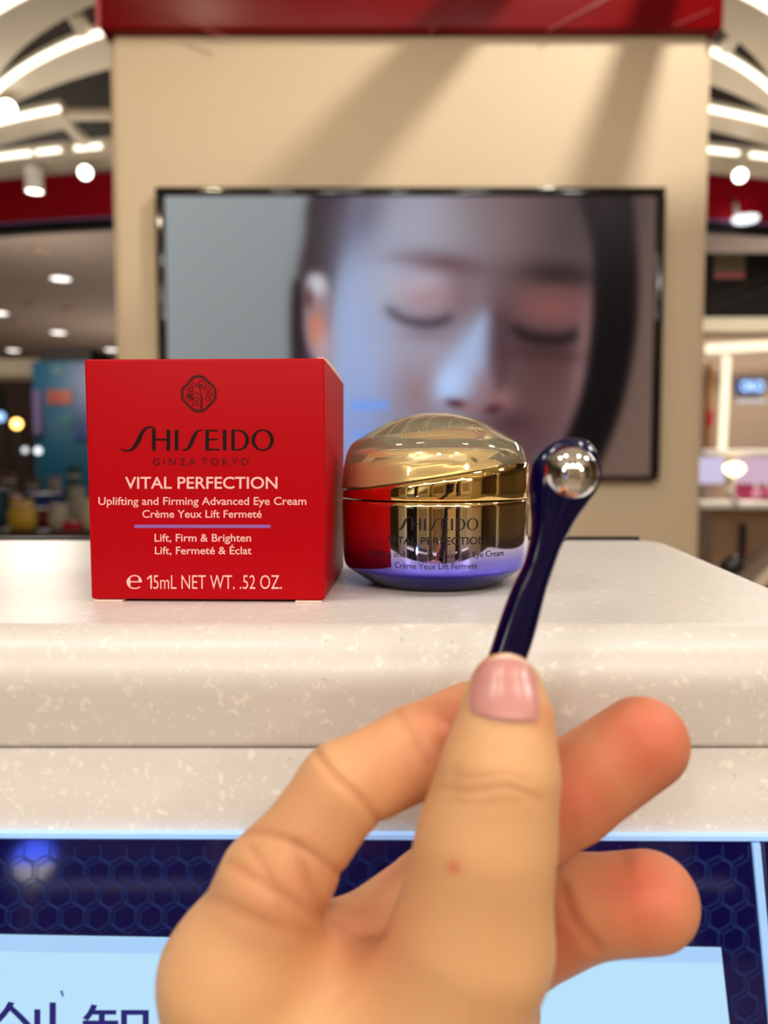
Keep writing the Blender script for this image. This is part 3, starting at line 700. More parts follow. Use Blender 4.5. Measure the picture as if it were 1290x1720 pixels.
# honeycomb lines
def hexes(x0, x1, y0, y1, w_, lw, sh=(0, 0), dim=None):
    V = []; F = []; R = w_ / math.sqrt(3); row = 0; y = y0
    def seg(a, b):
        a = Vector(a); b = Vector(b); n = (b - a).normalized(); n = Vector((-n.y, n.x)) * lw / 2; k_ = len(V)
        V.extend([tuple(a + n), tuple(b + n), tuple(b - n), tuple(a - n)]); F.append((k_, k_ + 1, k_ + 2, k_ + 3))
    while y < y1:
        x = x0 + (w_ / 2 if row % 2 else 0)
        while x < x1:
            P = [(x + sh[0] + R * .93 * math.sin(PI / 3 * i), y + sh[1] + R * .93 * math.cos(PI / 3 * i)) for i in range(6)]
            for i in range(6): seg(P[i], P[(i + 1) % 6])
            x += w_
        y += 1.5 * R; row += 1
    return V, F
Mhx = mat('blue_pattern_ink', srgb(24, 44, 100), .4); bsdf(Mhx).inputs['Emission Color'].default_value = srgb(28, 70, 140); bsdf(Mhx).inputs['Emission Strength'].default_value = .22
def clip(V, F, ok):
    keep = [f for f in F if all(ok(*V[i]) for i in f)]
    ids = sorted({i for f in keep for i in f}); mp = {o_: n_ for n_, o_ in enumerate(ids)}
    return [V[i] for i in ids], [tuple(mp[i] for i in f) for f in keep]
okp = lambda x, y: 1418 < y < 2040 and x < 1262 + (y - 1414) * .095 and not (y > 1558 + (x + 500) * .0181 and x < 1212 + (y - 1592) * .112)
V, F = clip(*hexes(-120, 1340, 1425, 2040, 43.5, .75), okp)
mesh('honeycomb_pattern', [S_(x, y, .0003) for x, y in V], F, Mhx, tsn)
V, F = clip(*hexes(-120, 1340, 1425, 2040, 43.5, .6, (7, 6)), okp)
mesh('honeycomb_pattern', [S_(x, y, .00032) for x, y in V], F, Mhx, tsn)
g0 = S_(57, 1445); gd = ray(57, 1445).normalized(); gr = (gd - 2 * gd.dot(sn) * sn).normalized(); gp = g0 + gr * 1.45
gl = thing('floor_lamp', 'round blue-topped floor lamp behind the photographer, mirrored in the blue glass', 'lamp', (gp.x, gp.y, 0))
lathe('blue_shade', [(.034 * math.sin(t), -.034 * math.cos(t)) for t in [PI / 2 + PI / 2 * j / 10 for j in range(11)]], gp, emit('blue_lamp_glow', (.06, .12, 1, 1), 22), gl, 24)
lathe('lower_shade', [(.034 * math.sin(t), -.034 * math.cos(t)) for t in [PI / 2 * j / 10 for j in range(11)]], gp - Vector((0, 0, .0005)), emit('pale_lamp_glow', (1, .9, .75, 1), 7), gl, 24)
tube('pole', [gp - Vector((0, 0, .036)), (gp.x, gp.y, .001)], .008, M['grey_metal'], gl, 8)
# words on the lit screen: only the upper halves are in the picture
V, F = cat(fit('创', -24, 94, 1700, 1778, .004), fit('智', 137, 250, 1705, 1782, .004))
mesh('screen_words', [S_(x, y, .0006) for x, y in V], F, emit('navy_screen_letters', srgb(44, 40, 110), 1.0), tsn)
V, F = cat(ribbon([(103, 1664, 5), (106, 1674, 3)], n=2), ribbon([(266, 1702, 3), (276, 1722, 8)], n=2))
mesh('screen_mark', [S_(x, y, .0006) for x, y in V], F, emit('violet_screen_mark', srgb(90, 96, 170), 1.0), tsn)

# ------------------------------------------------------------------ red carton
M['carton'] = mat('red_coated_card', srgb(182, 0, 16), .42, 0, Specular_IOR_Level=.12)
nz = node(M['carton'], 'ShaderNodeTexNoise'); nz.inputs['Scale'].default_value = 2500; bp = node(M['carton'], 'ShaderNodeBump'); bp.inputs['Strength'].default_value = .08; bp.inputs['Distance'].default_value = .0002
lk(M['carton'], nz.outputs[0], bp.inputs['Height']); lk(M['carton'], bp.outputs[0], bsdf(M['carton']).inputs['Normal'])
M['card_edge'] = mat('pale_card_edge', srgb(250, 215, 200), .6)
BY = .195; bxl, bxr = -.0752, -.0150; bw = bxr - bxl; bh = .0609
ROT = math.radians(-1.6); piv = Vector((bxr, BY, TOP)); Rm = Matrix.Rotation(ROT, 3, 'Z')
ctn = thing('carton', 'small red square cosmetic carton with white and black lettering on the counter', 'carton', ((bxl + bxr) / 2, BY + .03, TOP))
BX = lambda v: piv + Rm @ (Vector(v) - piv)
bm = bmesh.new()
z0 = TOP + .0006
for v in bmesh.ops.create_cube(bm, size=1)['verts']:
    s = v.co; tw = 1.006 if s.z > 0 else .996
    v.co = BX(((bxl + bxr) / 2 + s.x * bw * tw, BY + .03 + s.y * .0605, z0 + (s.z + .5) * bh))
bmesh.ops.bevel(bm, geom=list(bm.edges), offset=.0007, segments=3, affect='EDGES', profile=.5)
body = finish(bm, 'carton_body', M['carton'], ctn, True)
# tuck flap edge along the right of the top, bottom tabs
V = []; n = 12
for i in range(n + 1):
    t = i / n; yy = BY + .0012 + t * .0575; hh = .0009 * math.sin(PI * min(1, t * 1.15)) ** .6 if t * 1.15 < 1 else 0
    for (dx, dz) in ((-.0020, 0), (-.0002, 0), (-.0002, hh + .00035), (-.0020, hh + .00035)):
        V.append(BX((bxr + dx + .0001, yy, z0 + bh + dz + .00002)))
F = [(4 * i + k, 4 * i + (k + 1) % 4, 4 * i + 4 + (k + 1) % 4, 4 * i + 4 + k) for i in range(n) for k in range(4)] + [(0, 1, 2, 3), (4 * n, 4 * n + 1, 4 * n + 2, 4 * n + 3)]
mesh('tuck_flap_edge', V, F, M['card_edge'], ctn)['label'] = 'pale raised edge of the top flap'
for x0, x1 in ((bxl + .0012, bxl + .0085), (bxr - .0075, bxr - .0008)):
    bm = bmesh.new(); vsx = bmesh.ops.create_cube(bm, size=1)['verts']
    for v in vsx: v.co = BX(((x0 + x1) / 2 + v.co.x * (x1 - x0), BY + .004 + v.co.y * .010, TOP + .0003 + v.co.z * .0004))
    finish(bm, 'bottom_tab', M['card_edge'], ctn)
FN = Rm @ Vector((0, -1, 0)); FP = BX((bxl, BY - .0003, TOP)) + FN * .00006
fb = lambda x, y: onplane(x, y, FP, FN)
def print_on_box(name, VF, m):
    V, F = VF; return mesh(name, [fb(x, y) for x, y in V], F, m, ctn)
Mblack = mat('black_print', srgb(16, 2, 4), .25)
Mdark = mat('dark_red_varnish', srgb(74, 2, 8), .3)
Mpink = mat('pale_pink_print', srgb(255, 200, 196), .5)
Mvio = mat('violet_print', srgb(150, 96, 178), .5)
sc1 = lambda VF: ([(190 + x / 4.448, 620 + y / 4.448) for x, y in VF[0]], VF[1])
sc2 = lambda VF: ([(290 + x / 14.33, 620 + y / 14.33) for x, y in VF[0]], VF[1])
print_on_box('emblem', sc2(emblem()), Mdark)
print_on_box('brand_lettering', sc1(logo()), Mblack)
print_on_box('city_lettering', fit('G I N Z A  T O K Y O', 256.8, 417.5, 769.5, 781.4, .004), Mdark)
print_on_box('line_lettering', fit('VITAL PERFECTION', 209.8, 466, 801.2, 820.6, .012), Mpink)
print_on_box('product_lettering', cat(fit('Uplifting and Firming Advanced Eye Cream', 165.3, 514.4, 835, 848, .008), fit('Crème Yeux Lift Fermeté', 239.2, 439.5, 856.9, 869.5, .008)), Mpink)
print_on_box('violet_rule', rect(225.7, 881.3, 454.3, 886.9, 4), Mvio)
print_on_box('claim_lettering', cat(fit('Lift, Firm & Brighten', 259.6, 421.6, 896.9, 909.6, .008), fit('Lift, Fermeté & Éclat', 260.2, 422.5, 918.4, 930.8, .008)), Mpink)
eV, eF = text_mesh('℮'); ea, eb = min(v[0] for v in eV), max(v[0] for v in eV); ec, ed = min(v[1] for v in eV), max(v[1] for v in eV)
eV = [(212.7 + (x - ea) / (eb - ea) * 25.7, 989.4 - (y - ec) / (ed - ec) * 23.6) for x, y in eV]
print_on_box('volume_lettering', cat((eV, eF), ([(247, 971.2), (252.4, 966), (255.2, 966), (255.2, 989.2), (252.6, 989.2), (252.6, 969.6), (247, 974.2)], [(0, 1, 5, 6), (1, 2, 3, 4, 5)]), fit('5mL NET WT. .52 OZ.', 257.6, 473.4, 966, 989.2, -.004)), Mpink)

# ------------------------------------------------------------------ jar
JC = Vector((.0151, .2292, TOP)); JR = .0275
jar = thing('cream_jar', 'round gold and violet metallic cream jar with clear domed lid beside the carton', 'jar', JC)
def coat_material():
    m = mat('gold_to_violet_coating_and_shade', (.8, .7, .5, 1), .035, 1); b = bsdf(m)
    tc = node(m, 'ShaderNodeNewGeometry'); sp = node(m, 'ShaderNodeSeparateXYZ'); mr = node(m, 'ShaderNodeMapRange'); rp = node(m, 'ShaderNodeValToRGB')
    mr.inputs['From Min'].default_value = TOP; mr.inputs['From Max'].default_value = TOP + .0247
    lk(m, tc.outputs['Position'], sp.inputs[0]); lk(m, sp.outputs['Z'], mr.inputs[0]); lk(m, mr.outputs[0], rp.inputs[0]); lk(m, rp.outputs[0], b.inputs['Base Color'])
    e = rp.color_ramp.elements; e[0].position = .0; e[0].color = (.01, .008, .10, 1); e[1].position = 1; e[1].color = (.90, .68, .34, 1)  # darkest lower stops also paint the contact shade under the jar
    for p, c in ((.14, (.025, .02, .26, 1)), (.22, (.06, .05, .50, 1)), (.25, (.18, .16, .86, 1)), (.36, (.29, .27, .92, 1)), (.48, (.60, .55, .90, 1)), (.66, (.85, .78, .66, 1)), (.86, (.90, .74, .46, 1))):
        q = e.new(p); q.color = c
    return m
jp = [(.0001, .0002), (.0180, .0002), (.0190, .0006), (.0212, .0019), (.0238, .0036), (.0257, .0049), (.0265, .0058), (.0269, .0070), (.0271, .0090), (.0273, .0130), (.0274, .0180), (.0275, .0225), (.0275, .0240), (.0271, .0249)]
jprof = smooth_path([(r, z) for r, z in jp[1:14]], 4)
lathe('jar_body', [(.0001, .0002)] + jprof + [(.0255, .0250), (.0001, .0250)], JC, coat_material(), jar, 128)
JY0 = JC.y
M['gold'] = mat('mirror_gold', (.92, .67, .26, 1), .03, 1)
M['gold_soft'] = mat('satin_gold', (.98, .80, .46, 1), .30, .6)
plane_z = lambda x: .0319 + .0042 * (x / JR)          # slanted lower edge of the clear dome
def rout(z):
    T_ = [(.0250, .0278), (.0300, .0275), (.0340, .0270), (.0370, .0264), (.0392, .0257), (.0406, .0249), (.0415, .0241), (.0430, .0217), (.0445, .0191), (.0459, .0167), (.0471, .0144), (.0480, .0125), (.0487, .0104), (.0493, .0085), (.0497, .0065), (.0501, .0040), (.0503, .0)]
    for (z0_, r0_), (z1_, r1_) in zip(T_, T_[1:]):
        if z <= z1_: return r0_ + (r1_ - r0_) * (z - z0_) / (z1_ - z0_)
    return 0.
def lid_lathe(name, zlist_fn, rfn, m, cap0=True, seg=128):
    """zlist_fn(angle) gives heights from the rim upwards, rfn(z, i) the radius"""
    cols = [zlist_fn(2 * PI * k / seg) for k in range(seg)]; n = len(cols[0]); V = []; F = []
    for i in range(n):
        for k in range(seg):
            a = 2 * PI * k / seg; z = cols[k][i]; r = rfn(z, i, a); V.append((JC.x + r * math.cos(a), JC.y + r * math.sin(a), JC.z + z))
    for i in range(n - 1):
        for k in range(seg): F.append((i * seg + k, i * seg + (k + 1) % seg, (i + 1) * seg + (k + 1) % seg, (i + 1) * seg + k))
    return V, F, seg, n
# gold lid: vertical wall up to the slanted rim, then an inner dome under the clear cap
TS = [0, .04, .12, .20, .28, .36, .43, .49, .54, .59, .64, .69, .74, .79, .84, .88, .915, .945, .97, .985, 1]
def rg(z): return max(.0, rout(z / .945 + .0005) - .0026) if z > .036 else rout(z) - .0022
def gold_prof():
    seg = 128; V = []; F = []
    rows = []
    for k in range(seg):
        a = 2 * PI * k / seg; pz = plane_z(JR * math.cos(a)); col = [(.0240, .02530), (.0262, .02530), (.02725, .02545), (.02745, .0258)]
        for t in (.33, .66, 1): zz = .0258 + (pz - .0003 - .0258) * t; col.append((.02745 - .0002 * t, zz))
        col.append((.0262, pz)); 
        for t in TS: zz = pz + .0002 + (.0452 - pz - .0002) * t; col.append((max(.00005, rg(zz) * (1 - t ** 14)), zz))
        rows.append(col)
    n = len(rows[0])
    for i in range(n):
        for k in range(seg):
            a = 2 * PI * k / seg; r, z = rows[k][i]; V.append((JC.x + r * math.cos(a), JC.y + r * math.sin(a), JC.z + z))
    for i in range(n - 1):
        for k in range(seg): F.append((i * seg + k, i * seg + (k + 1) % seg, (i + 1) * seg + (k + 1) % seg, (i + 1) * seg + k))
    F += [tuple(range(seg)), tuple((n - 1) * seg + k for k in range(seg))]
    return V, F, n, seg
V, F, n_, sg_ = gold_prof()
# mirror band and satin dome as two parts
split = 7 * sg_
lid = mesh('lid', V, F, M['gold'], jar, True)
lid.data.materials.append(M['gold_soft'])
for p in lid.data.polygons:
    if min(p.vertices) >= 8 * sg_: p.material_index = 1
# clear acrylic dome: closed shell
seg = 128; V = []; F = []; rows = []
for k in range(seg):
    a = 2 * PI * k / seg; pz = plane_z(JR * math.cos(a)) + .0001; ztop = .0503; col = []
    for t in TS:
        z = pz + (ztop - pz) * t; col.append((max(.00005, rout(z)), z))
    inner = []
    for t in TS:
        z = pz + (.0457 - pz) * t; inner.append((max(.00005, (rg(z) + .00035) * (1 - t ** 16)), z))
    rows.append(inner[::-1] + col)
n = len(rows[0])
for i in range(n):
    for k in range(seg):
        a = 2 * PI * k / seg; r, z = rows[k][i]; V.append((JC.x + r * math.cos(a), JC.y + r * math.sin(a), JC.z + z))
for i in range(n - 1):
    for k in range(seg): F.append((i * seg + k, i * seg + (k + 1) % seg, (i + 1) * seg + (k + 1) % seg, (i + 1) * seg + k))
F += [tuple(range(seg)), tuple((n - 1) * seg + k for k in range(seg))]
M['acrylic'] = mat('clear_acrylic', (1, .93, .72, 1), .02, 0, Transmission_Weight=.93, IOR=1.47)
acr = mesh('clear_dome', V, F, M['acrylic'], lid, True); acr['label'] = 'transparent domed cap over the gold lid'
# fine pale tubes on the inner dome, painting arcs of refracted light
V = []; F = []
for c0, rr in ((-.004, .010), (-.0028, .0105), (.0015, .011), (.0028, .0115), (.0075, .0115), (.0088, .012), (.0135, .0112), (.0175, .010)):
    path = []
    for i in range(25):
        a = math.radians(185 - 130 * i / 24); x = c0 + rr * math.cos(a) ; y = -.016 + rr * 1.25 * math.sin(a) + .0
        q = math.hypot(x, y)
        if q > .0205: continue
        lo, hi = .034, .0452
        for _ in range(30):
            mid = (lo + hi) / 2
            if rg(mid) > q: lo = mid
            else: hi = mid
        path.append((JC.x + x, JC.y + y, JC.z + lo + .0001))
    if len(path) > 3:
        v, f = tube_data(path, .00010, 5); F += [tuple(i + len(V) for i in t) for t in f]; V += v
mesh('refraction_arcs', V, F, mat('pale_gold_line', (1, .92, .7, 1), .2, .4), lid, True)
# lettering wrapped on the body
def jr(z):
    P = jprof
    for (r0_, z0_), (r1_, z1_) in zip(P, P[1:]):
        if z0_ <= z <= z1_: return r0_ + (r1_ - r0_) * (z - z0_) / max(1e-9, z1_ - z0_)
    return .0272
def jang(px):
    lo, hi = -1.5, 1.5; tgt = (px - 645) / FPX
    for _ in range(40):
        mid = (lo + hi) / 2; v = (JC.x + JR * math.sin(mid)) / (JC.y - JR * math.cos(mid))
        if v < tgt: lo = mid
        else: hi = mid
    return lo
def on_jar(VF, x0, x1, y0, y1, px0, px1, py0, py1, m, name):
    """drawing box x0..x1, y0..y1 goes to the band seen between px0..px1, py0..py1 and keeps its letter widths along the curve"""
    a0, a1 = jang(px0), jang(px1)
    zt = at(731, py0, JC.y - JR).z - TOP; zb = at(731, py1, JC.y - JR + .0004).z - TOP
    V = []
    for x, y in VF[0]:
        a = a0 + (a1 - a0) * (x - x0) / (x1 - x0); z = zt + (zb - zt) * (y - y0) / (y1 - y0); r = jr(z) + .00006
        V.append((JC.x + r * math.sin(a), JC.y - r * math.cos(a), TOP + z))
    return mesh(name, V, VF[1], m, jar)
Mjar = mat('black_jar_print', (.012, .008, .01, 1), .35)
on_jar(logo(), 48, 1200, 453, 607, 661.9, 804, 871.5, 891, Mjar, 'brand_lettering')
on_jar(fit('VITAL PERFECTION', 0, 100, 0, 10, .012), 0, 100, 0, 10, 651, 816.6, 903, 915, Mjar, 'line_lettering')
on_jar(fit('Uplifting and Firming Advanced Eye Cream', 0, 100, 0, 10, .0), 0, 100, 0, 10, 618, 848, 928, 937.5, Mjar, 'product_lettering')
on_jar(fit('Crème Yeux Lift Fermeté', 0, 100, 0, 10, .0), 0, 100, 0, 10, 662, 804, 947, 956.5, Mjar, 'product_lettering')

# ------------------------------------------------------------------ applicator wand
wand = thing('massage_applicator', 'dark navy eye-massage applicator with a steel ball tip held by the fingers', 'applicator', at(860, 1100, .134))
M['navy_plastic'] = mat('glossy_navy_plastic', srgb(6, 3, 48), .14, 0, Specular_IOR_Level=.35)
ST = [(962, 735, 6, .1405, .9), (959, 741, 27, .1405, 1.8), (954, 756, 45, .1403, 2.8), (950, 775, 55, .1400, 3.6), (948, 795, 58, .1397, 4.0), (945, 820, 57, .1393, 3.9), (939, 843, 49, .1390, 3.5),
      (932, 860, 41, .1387, 3.2), (925, 883, 33, .1383, 2.9), (915, 915, 27.5, .1378, 2.6), (904, 952, 26, .1373, 2.5), (886, 999, 30, .1366, 2.6), (864, 1069, 33.5, .1355, 2.7), (847, 1120, 33, .1347, 2.7), (832, 1180, 34, .1338, 2.6), (818, 1225, 28, .1331, 2.3), (812, 1245, 12, .1328, 1.2)]
ST = smooth_path(ST, 4); V = []; F = []; kk = 32
for i, (x, y, hw, Yd, th) in enumerate(ST):
    c = at(x, y, Yd); nx_ = ST[min(i + 1, len(ST) - 1)]; pv = ST[max(i - 1, 0)]
    t = (at(nx_[0], nx_[1], nx_[3]) - at(pv[0], pv[1], pv[3])).normalized()
    fwd = Vector((0, 1, 0)); side = Vector((1, 0, 0)) if hw > 38 and y < 860 else None
    s0 = t.cross(fwd).normalized()
    if s0.x < 0: s0 = -s0
    bl = max(0, min(1, (y - 845) / 70)); s = (Vector((1, 0, 0)) * (1 - bl) + s0 * bl).normalized()
    scp = Yd / FPX; prj = 1 if bl < .01 else 1 / 1.0
    if bl > 0: prj = 1 - bl + bl * abs(s.x)
    hwm = hw * scp * prj
    for k in range(kk):
        a = 2 * PI * k / kk; ca_, sa_ = math.cos(a), math.sin(a); e = .78
        V.append(c + s * hwm * math.copysign(abs(ca_) ** e, ca_) + fwd * th * .001 * math.copysign(abs(sa_) ** e, sa_))
F = [(i * kk + k, i * kk + (k + 1) % kk, (i + 1) * kk + (k + 1) % kk, (i + 1) * kk + k) for i in range(len(ST) - 1) for k in range(kk)] + [tuple(range(kk)), tuple((len(ST) - 1) * kk + k for k in range(kk))]
mesh('handle', V, F, M['navy_plastic'], wand, True)
bc = at(957, 796, .1378); br = 47 * .1378 / FPX
mesh_ball = lathe('steel_ball', [(br * math.sin(t), -br * math.cos(t)) for t in [PI * j / 40 for j in range(41)]], bc, M['steel'], wand, 64, (0, -1, 0))
ringp = [bc + Vector((br * 1.03 * math.cos(a), .0012, br * 1.03 * math.sin(a))) for a in [2 * PI * j / 48 for j in range(48)]]
tube('socket_rim', ringp, .0008, M['navy_plastic'], wand, 10, True)

# ------------------------------------------------------------------ the hand
def build_hand():
    J = {}
    def p(x, y, Yd, rp): v = at(x, y, Yd); return (np.array(v, dtype=np.float32), rp * Yd / FPX)
    thumb = [p(849, 1157, .1238, 61), p(850, 1214, .1215, 76), p(838, 1300, .1185, 98), p(815, 1420, .1175, 106), p(796, 1560, .1175, 112)]
    index = [p(462, 1482, .1235, 84), p(576, 1324, .1265, 79), p(700, 1262, .1335, 76), p(790, 1210, .1425, 66)]
    middle = [p(560, 1615, .134, 76), p(725, 1500, .142, 76), p(955, 1332, .141, 84), p(1078, 1248, .1385, 79)]
    ring = [p(640, 1720, .138, 76), p(880, 1600, .1465, 66), p(985, 1522, .1440, 84), p(1090, 1514, .1385, 84)]
    pinky = [p(720, 1850, .136, 70), p(800, 1760, .1455, 62), p(850, 1700, .143, 60)]
    palm = [[p(455, 1490, .1240, 84), p(400, 1640, .1235, 124), p(440, 1850, .1215, 150), p(560, 2200, .1150, 200)],
            [p(560, 1615, .1320, 80), p(560, 1800, .1260, 140), p(600, 2200, .1150, 200)],
            [p(650, 1720, .1345, 76), p(640, 1880, .1270, 130)], [p(730, 1840, .1320, 72), p(690, 1980, .1240, 120)],
            [p(790, 1600, .1180, 112), p(730, 1760, .1180, 150), p(640, 1950, .1170, 190), p(600, 2200, .1150, 200)],
            [p(600, 2200, .1130, 215), p(680, 3300, .0900, 330)]]
    step = .00060
    lo = np.array([-.048, .094, EYE - .205], np.float32); hi = np.array([.064, .1565, EYE - .016], np.float32)
    ax = [np.arange(lo[i], hi[i], step, dtype=np.float32) for i in range(3)]
    sh_ = tuple(len(a) for a in ax)
    X = ax[0][:, None, None]; Yg = ax[1][None, :, None]; Z = ax[2][None, None, :]
    def cone(a, b):
        (pa, ra), (pb, rb) = a, b; d = pb - pa; L = float(d @ d)
        t = ((X - pa[0]) * d[0] + (Yg - pa[1]) * d[1] + (Z - pa[2]) * d[2]) / L; np.clip(t, 0, 1, out=t)
        q = np.sqrt((X - pa[0] - t * d[0]) ** 2 + (Yg - pa[1] - t * d[1]) ** 2 + (Z - pa[2] - t * d[2]) ** 2)
        return q - (ra + t * (rb - ra))
    def smin(a, b, k):
        h = np.maximum(k - np.abs(a - b), 0) / k
        return np.minimum(a, b) - h * h * k * .25
    def chain(P, ks):
        s = None
        for i in range(len(P) - 1):
            c = cone(P[i], P[i + 1]); s = c if s is None else smin(s, c, ks[i - 1])
        return s
    pm = None
    for P in palm:
        c = chain(P, [.006] * 5); pm = c if pm is None else smin(pm, c, .012)
    out = None
    for P, ks, kp in ((thumb, [.003, .003, .006], .012), (index, [.0012, .0018], .006), (middle, [.001, .0015], .005), (ring, [.001, .0012], .004), (pinky, [.001], .004)):
        c = smin(pm, chain(P, ks), kp); out = c if out is None else np.minimum(out, c)
    D = out
    D[:, :, 0] = np.maximum(D[:, :, 0], .0005); D[0] = np.maximum(D[0], .0005); D[-1] = np.maximum(D[-1], .0005); D[:, 0] = np.maximum(D[:, 0], .0005); D[:, -1] = np.maximum(D[:, -1], .0005); D[:, :, -1] = np.maximum(D[:, :, -1], .0005)
    # surface nets
    S = D < 0
    c = [S[i:sh_[0] - 1 + i, j:sh_[1] - 1 + j, k:sh_[2] - 1 + k] for i in (0, 1) for j in (0, 1) for k in (0, 1)]
    allin = c[0].copy(); anyin = c[0].copy()
    for q in c[1:]: allin &= q; anyin |= q
    cell = anyin & ~allin
    idx = np.full(cell.shape, -1, np.int64); I = np.argwhere(cell); idx[cell] = np.arange(len(I))
    acc = np.zeros((len(I), 3)); cnt = np.zeros(len(I))
    corners = [(i, j, k) for i in (0, 1) for j in (0, 1) for k in (0, 1)]
    for a in corners:
        for axx in range(3):
            if a[axx]: continue
            b = list(a); b[axx] = 1
            da = D[I[:, 0] + a[0], I[:, 1] + a[1], I[:, 2] + a[2]]; db = D[I[:, 0] + b[0], I[:, 1] + b[1], I[:, 2] + b[2]]
            cr = (da < 0) != (db < 0); t = np.where(cr, da / np.where(cr, da - db, 1), 0)
            pt = np.tile(np.array(a, float), (len(I), 1)); pt[:, axx] += t
            acc += pt * cr[:, None]; cnt += cr
    Vv = (I + acc / cnt[:, None]) * step + lo
    quads = []
    for axx in range(3):
        o1, o2 = [(1, 2), (2, 0), (0, 1)][axx]
        sl = [slice(1, s - 1) for s in sh_]; sl[axx] = slice(0, sh_[axx] - 1)
        sl2 = list(sl); sl2[axx] = slice(1, sh_[axx])
        a = S[tuple(sl)]; b = S[tuple(sl2)]; E_ = np.argwhere(a != b); flip = a[a != b]
        base = E_ + 1; base[:, axx] -= 1
        def cid(d1, d2):
            q = base.copy(); q[:, o1] -= d1; q[:, o2] -= d2
            return idx[q[:, 0], q[:, 1], q[:, 2]]
        qd = np.stack([cid(1, 1), cid(0, 1), cid(0, 0), cid(1, 0)], 1)
        qd[~flip] = qd[~flip][:, ::-1]; quads.append(qd)
    Q = np.concatenate(quads); Q = Q[(Q >= 0).all(1)]
    # relax
    E_ = np.concatenate([Q[:, [0, 1]], Q[:, [1, 2]], Q[:, [2, 3]], Q[:, [3, 0]]]); n = len(Vv)
    deg = np.bincount(E_[:, 0], minlength=n) + np.bincount(E_[:, 1], minlength=n)
    def lap(V_, lam):
        o = np.zeros_like(V_)
        for k in range(3): o[:, k] = np.bincount(E_[:, 0], V_[E_[:, 1], k], n) + np.bincount(E_[:, 1], V_[E_[:, 0], k], n)
        return V_ + lam * (o / deg[:, None] - V_)
    for _ in range(3): Vv = lap(Vv, .55); Vv = lap(Vv, -.50)
    def normals(V_):
        a = V_[Q[:, 2]] - V_[Q[:, 0]]; b = V_[Q[:, 3]] - V_[Q[:, 1]]; fn = np.cross(a, b); o = np.zeros_like(V_)
        for k in range(4):
            for j in range(3): o[:, j] += np.bincount(Q[:, k], fn[:, j], n)
        return o / (np.linalg.norm(o, axis=1, keepdims=True) + 1e-12)
    N = normals(Vv)
    return Vv, Q, N
HV, HQ, HN = build_hand()
# skin folds and tone: laid out on the side of the hand that faces the fingers' grip
def project(V_):
    c, s = math.cos(PITCH), math.sin(PITCH); y = V_[:, 1]; z = V_[:, 2] - EYE
    dep = y * c - z * s; return 645 + FPX * V_[:, 0] / dep, 860 - FPX * (y * s + z * c) / dep
hx, hy = project(HV)
front = HN[:, 1] < .25
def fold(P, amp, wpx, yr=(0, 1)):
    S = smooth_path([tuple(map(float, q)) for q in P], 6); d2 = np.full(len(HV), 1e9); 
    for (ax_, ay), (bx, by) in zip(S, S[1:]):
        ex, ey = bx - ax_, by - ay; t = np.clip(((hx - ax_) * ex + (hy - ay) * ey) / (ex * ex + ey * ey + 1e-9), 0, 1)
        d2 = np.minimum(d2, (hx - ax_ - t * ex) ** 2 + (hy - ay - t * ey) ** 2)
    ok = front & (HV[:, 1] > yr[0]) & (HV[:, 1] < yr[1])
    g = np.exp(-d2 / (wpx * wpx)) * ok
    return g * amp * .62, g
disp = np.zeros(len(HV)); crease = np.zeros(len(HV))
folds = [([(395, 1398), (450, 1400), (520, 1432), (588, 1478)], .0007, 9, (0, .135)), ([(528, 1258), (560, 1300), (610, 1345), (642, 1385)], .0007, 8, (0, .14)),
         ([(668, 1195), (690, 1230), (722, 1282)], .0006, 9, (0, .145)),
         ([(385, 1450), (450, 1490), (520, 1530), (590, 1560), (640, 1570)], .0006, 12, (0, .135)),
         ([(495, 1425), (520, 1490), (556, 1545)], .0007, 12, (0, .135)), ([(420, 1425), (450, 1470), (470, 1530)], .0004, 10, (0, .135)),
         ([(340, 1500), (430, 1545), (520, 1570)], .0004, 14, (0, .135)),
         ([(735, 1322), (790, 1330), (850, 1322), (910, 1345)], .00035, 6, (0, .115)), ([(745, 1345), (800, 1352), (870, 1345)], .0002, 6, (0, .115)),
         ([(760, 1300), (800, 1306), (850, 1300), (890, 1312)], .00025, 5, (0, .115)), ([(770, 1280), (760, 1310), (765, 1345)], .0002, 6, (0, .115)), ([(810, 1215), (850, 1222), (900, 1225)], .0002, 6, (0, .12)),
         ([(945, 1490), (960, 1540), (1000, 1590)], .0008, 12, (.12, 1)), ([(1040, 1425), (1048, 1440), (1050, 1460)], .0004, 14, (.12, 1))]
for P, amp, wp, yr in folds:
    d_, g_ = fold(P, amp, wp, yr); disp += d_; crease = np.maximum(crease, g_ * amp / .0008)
HV = HV - HN * disp[:, None]
me = bpy.data.meshes.new('person_hand'); me.from_pydata(HV.tolist(), [], HQ.tolist())
def blob_w(x, y, r, yr=(0, 1)): return np.exp(-((hx - x) ** 2 + (hy - y) ** 2) / (r * r)) * ((HV[:, 1] > yr[0]) & (HV[:, 1] < yr[1]))
red = np.zeros(len(HV))  # redder finger skin, deepened on the right fingers to paint their shade
for x, y, r, a, yr in ((1090, 1240, 130, 1.0, (.128, 1)), (960, 1330, 130, .9, (.128, 1)), (1090, 1500, 120, 1.0, (.128, 1)), (930, 1580, 110, .8, (.128, 1)), (760, 1210, 80, .75, (.124, 1)), (660, 1270, 90, .35, (.115, 1)),
                       (500, 1380, 110, .25, (0, 1)), (480, 1500, 110, .35, (0, 1)), (600, 1560, 90, .4, (0, 1)), (762, 1457, 12, .8, (0, .113)), (910, 1200, 30, .4, (0, .127)), (650, 1450, 60, .4, (.125, 1)), (850, 1110, 40, .5, (0, .13))):
    red = np.maximum(red, a * blob_w(x, y, r, yr))
col = np.stack([red, crease, np.zeros_like(red), np.ones_like(red)], 1).astype(np.float32)
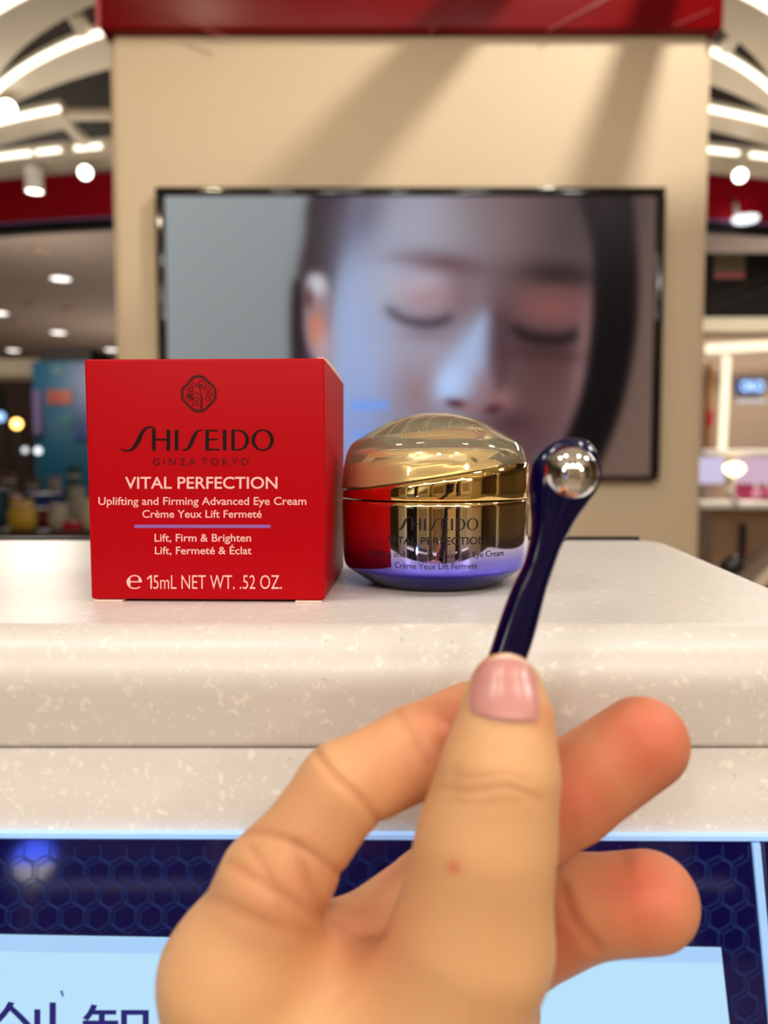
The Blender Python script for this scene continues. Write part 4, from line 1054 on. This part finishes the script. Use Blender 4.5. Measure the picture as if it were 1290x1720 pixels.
at_ = me.color_attributes.new('tone', 'FLOAT_COLOR', 'POINT'); at_.data.foreach_set('color', col.ravel())
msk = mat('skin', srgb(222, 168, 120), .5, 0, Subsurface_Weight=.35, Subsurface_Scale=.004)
bsdf(msk).inputs['Subsurface Radius'].default_value = (1, .35, .18)
bsdf(msk).inputs['Specular IOR Level'].default_value = .35
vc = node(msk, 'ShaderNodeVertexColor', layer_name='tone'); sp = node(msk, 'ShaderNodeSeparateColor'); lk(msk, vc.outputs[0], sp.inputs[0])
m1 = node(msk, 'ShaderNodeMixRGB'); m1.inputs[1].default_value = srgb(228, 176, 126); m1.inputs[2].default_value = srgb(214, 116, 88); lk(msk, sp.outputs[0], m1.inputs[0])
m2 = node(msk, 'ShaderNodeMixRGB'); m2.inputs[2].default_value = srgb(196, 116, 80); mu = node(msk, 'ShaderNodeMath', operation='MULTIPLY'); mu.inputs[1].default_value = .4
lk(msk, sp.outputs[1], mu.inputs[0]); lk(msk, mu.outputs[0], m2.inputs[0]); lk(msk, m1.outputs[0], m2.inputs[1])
n3 = node(msk, 'ShaderNodeTexNoise'); n3.inputs['Scale'].default_value = 140; n3.inputs['Detail'].default_value = 4
m3 = node(msk, 'ShaderNodeMixRGB', blend_type='MULTIPLY'); m3.inputs[0].default_value = .12; lk(msk, m2.outputs[0], m3.inputs[1]); lk(msk, n3.outputs['Color'], m3.inputs[2]); lk(msk, m3.outputs[0], bsdf(msk).inputs['Base Color'])
bp = node(msk, 'ShaderNodeBump'); bp.inputs['Strength'].default_value = .12; bp.inputs['Distance'].default_value = .0004; n4 = node(msk, 'ShaderNodeTexNoise'); n4.inputs['Scale'].default_value = 1500
lk(msk, n4.outputs[0], bp.inputs['Height']); lk(msk, bp.outputs[0], bsdf(msk).inputs['Normal'])
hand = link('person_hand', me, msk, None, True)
tag(hand, 'left hand of a person holding the navy applicator between thumb and curled fingers', 'person')
# thumb nail
bvh = BVHTree.FromPolygons([tuple(v) for v in HV], [tuple(q) for q in HQ])
NX, NY = 22, 26; V = []
LFT = [(0, 836), (.06, 820), (.15, 807), (.3, 795), (.6, 789), (.85, 786), (1, 792)]
RGT = [(0, 866), (.06, 881), (.15, 891), (.3, 900), (.6, 906), (.85, 907), (1, 902)]
def itp(T_, v):
    for (a, b_), (c_, d_) in zip(T_, T_[1:]):
        if v <= c_: return b_ + (d_ - b_) * (v - a) / (c_ - a)
    return T_[-1][1]
for j in range(NY + 1):
    v = j / NY
    for i in range(NX + 1):
        u = i / NX * 2 - 1; xl, xr = itp(LFT, v), itp(RGT, v); px = xl + (xr - xl) * (u + 1) / 2
        ytop = 1097 + 5 * u * u; ybot = 1206 + 7 * u + 6 * (1 - u * u); py = ytop + (ybot - ytop) * v
        d = ray(px, py).normalized(); h, nrm, _, _ = bvh.ray_cast(Vector((0, 0, EYE)), d)
        if h is None or h.y > .130:
            h = V[-1] + d * .0003 if i else Vector(at(px, py, .1215))
        edge = min(i, NX - i) / NX * 2; lift = .00038 * min(1, edge * 8) * min(1, (NY - j) / 2 + .0)
        V.append(Vector(h) - d * (lift + .00022 * (1 - u * u)))
F = [(j * (NX + 1) + i, j * (NX + 1) + i + 1, (j + 1) * (NX + 1) + i + 1, (j + 1) * (NX + 1) + i) for j in range(NY) for i in range(NX)]
nail = mesh('thumbnail', V, F, mat('nail', srgb(208, 148, 140), .3, 0, Subsurface_Weight=.3, Subsurface_Scale=.003), hand, True)
nail['label'] = 'glossy pink nail of the thumb'
nail.data.materials.append(mat('nail_free_edge', srgb(240, 214, 192), .3))
for k_ in range(NX * 2): nail.data.polygons[k_].material_index = 1
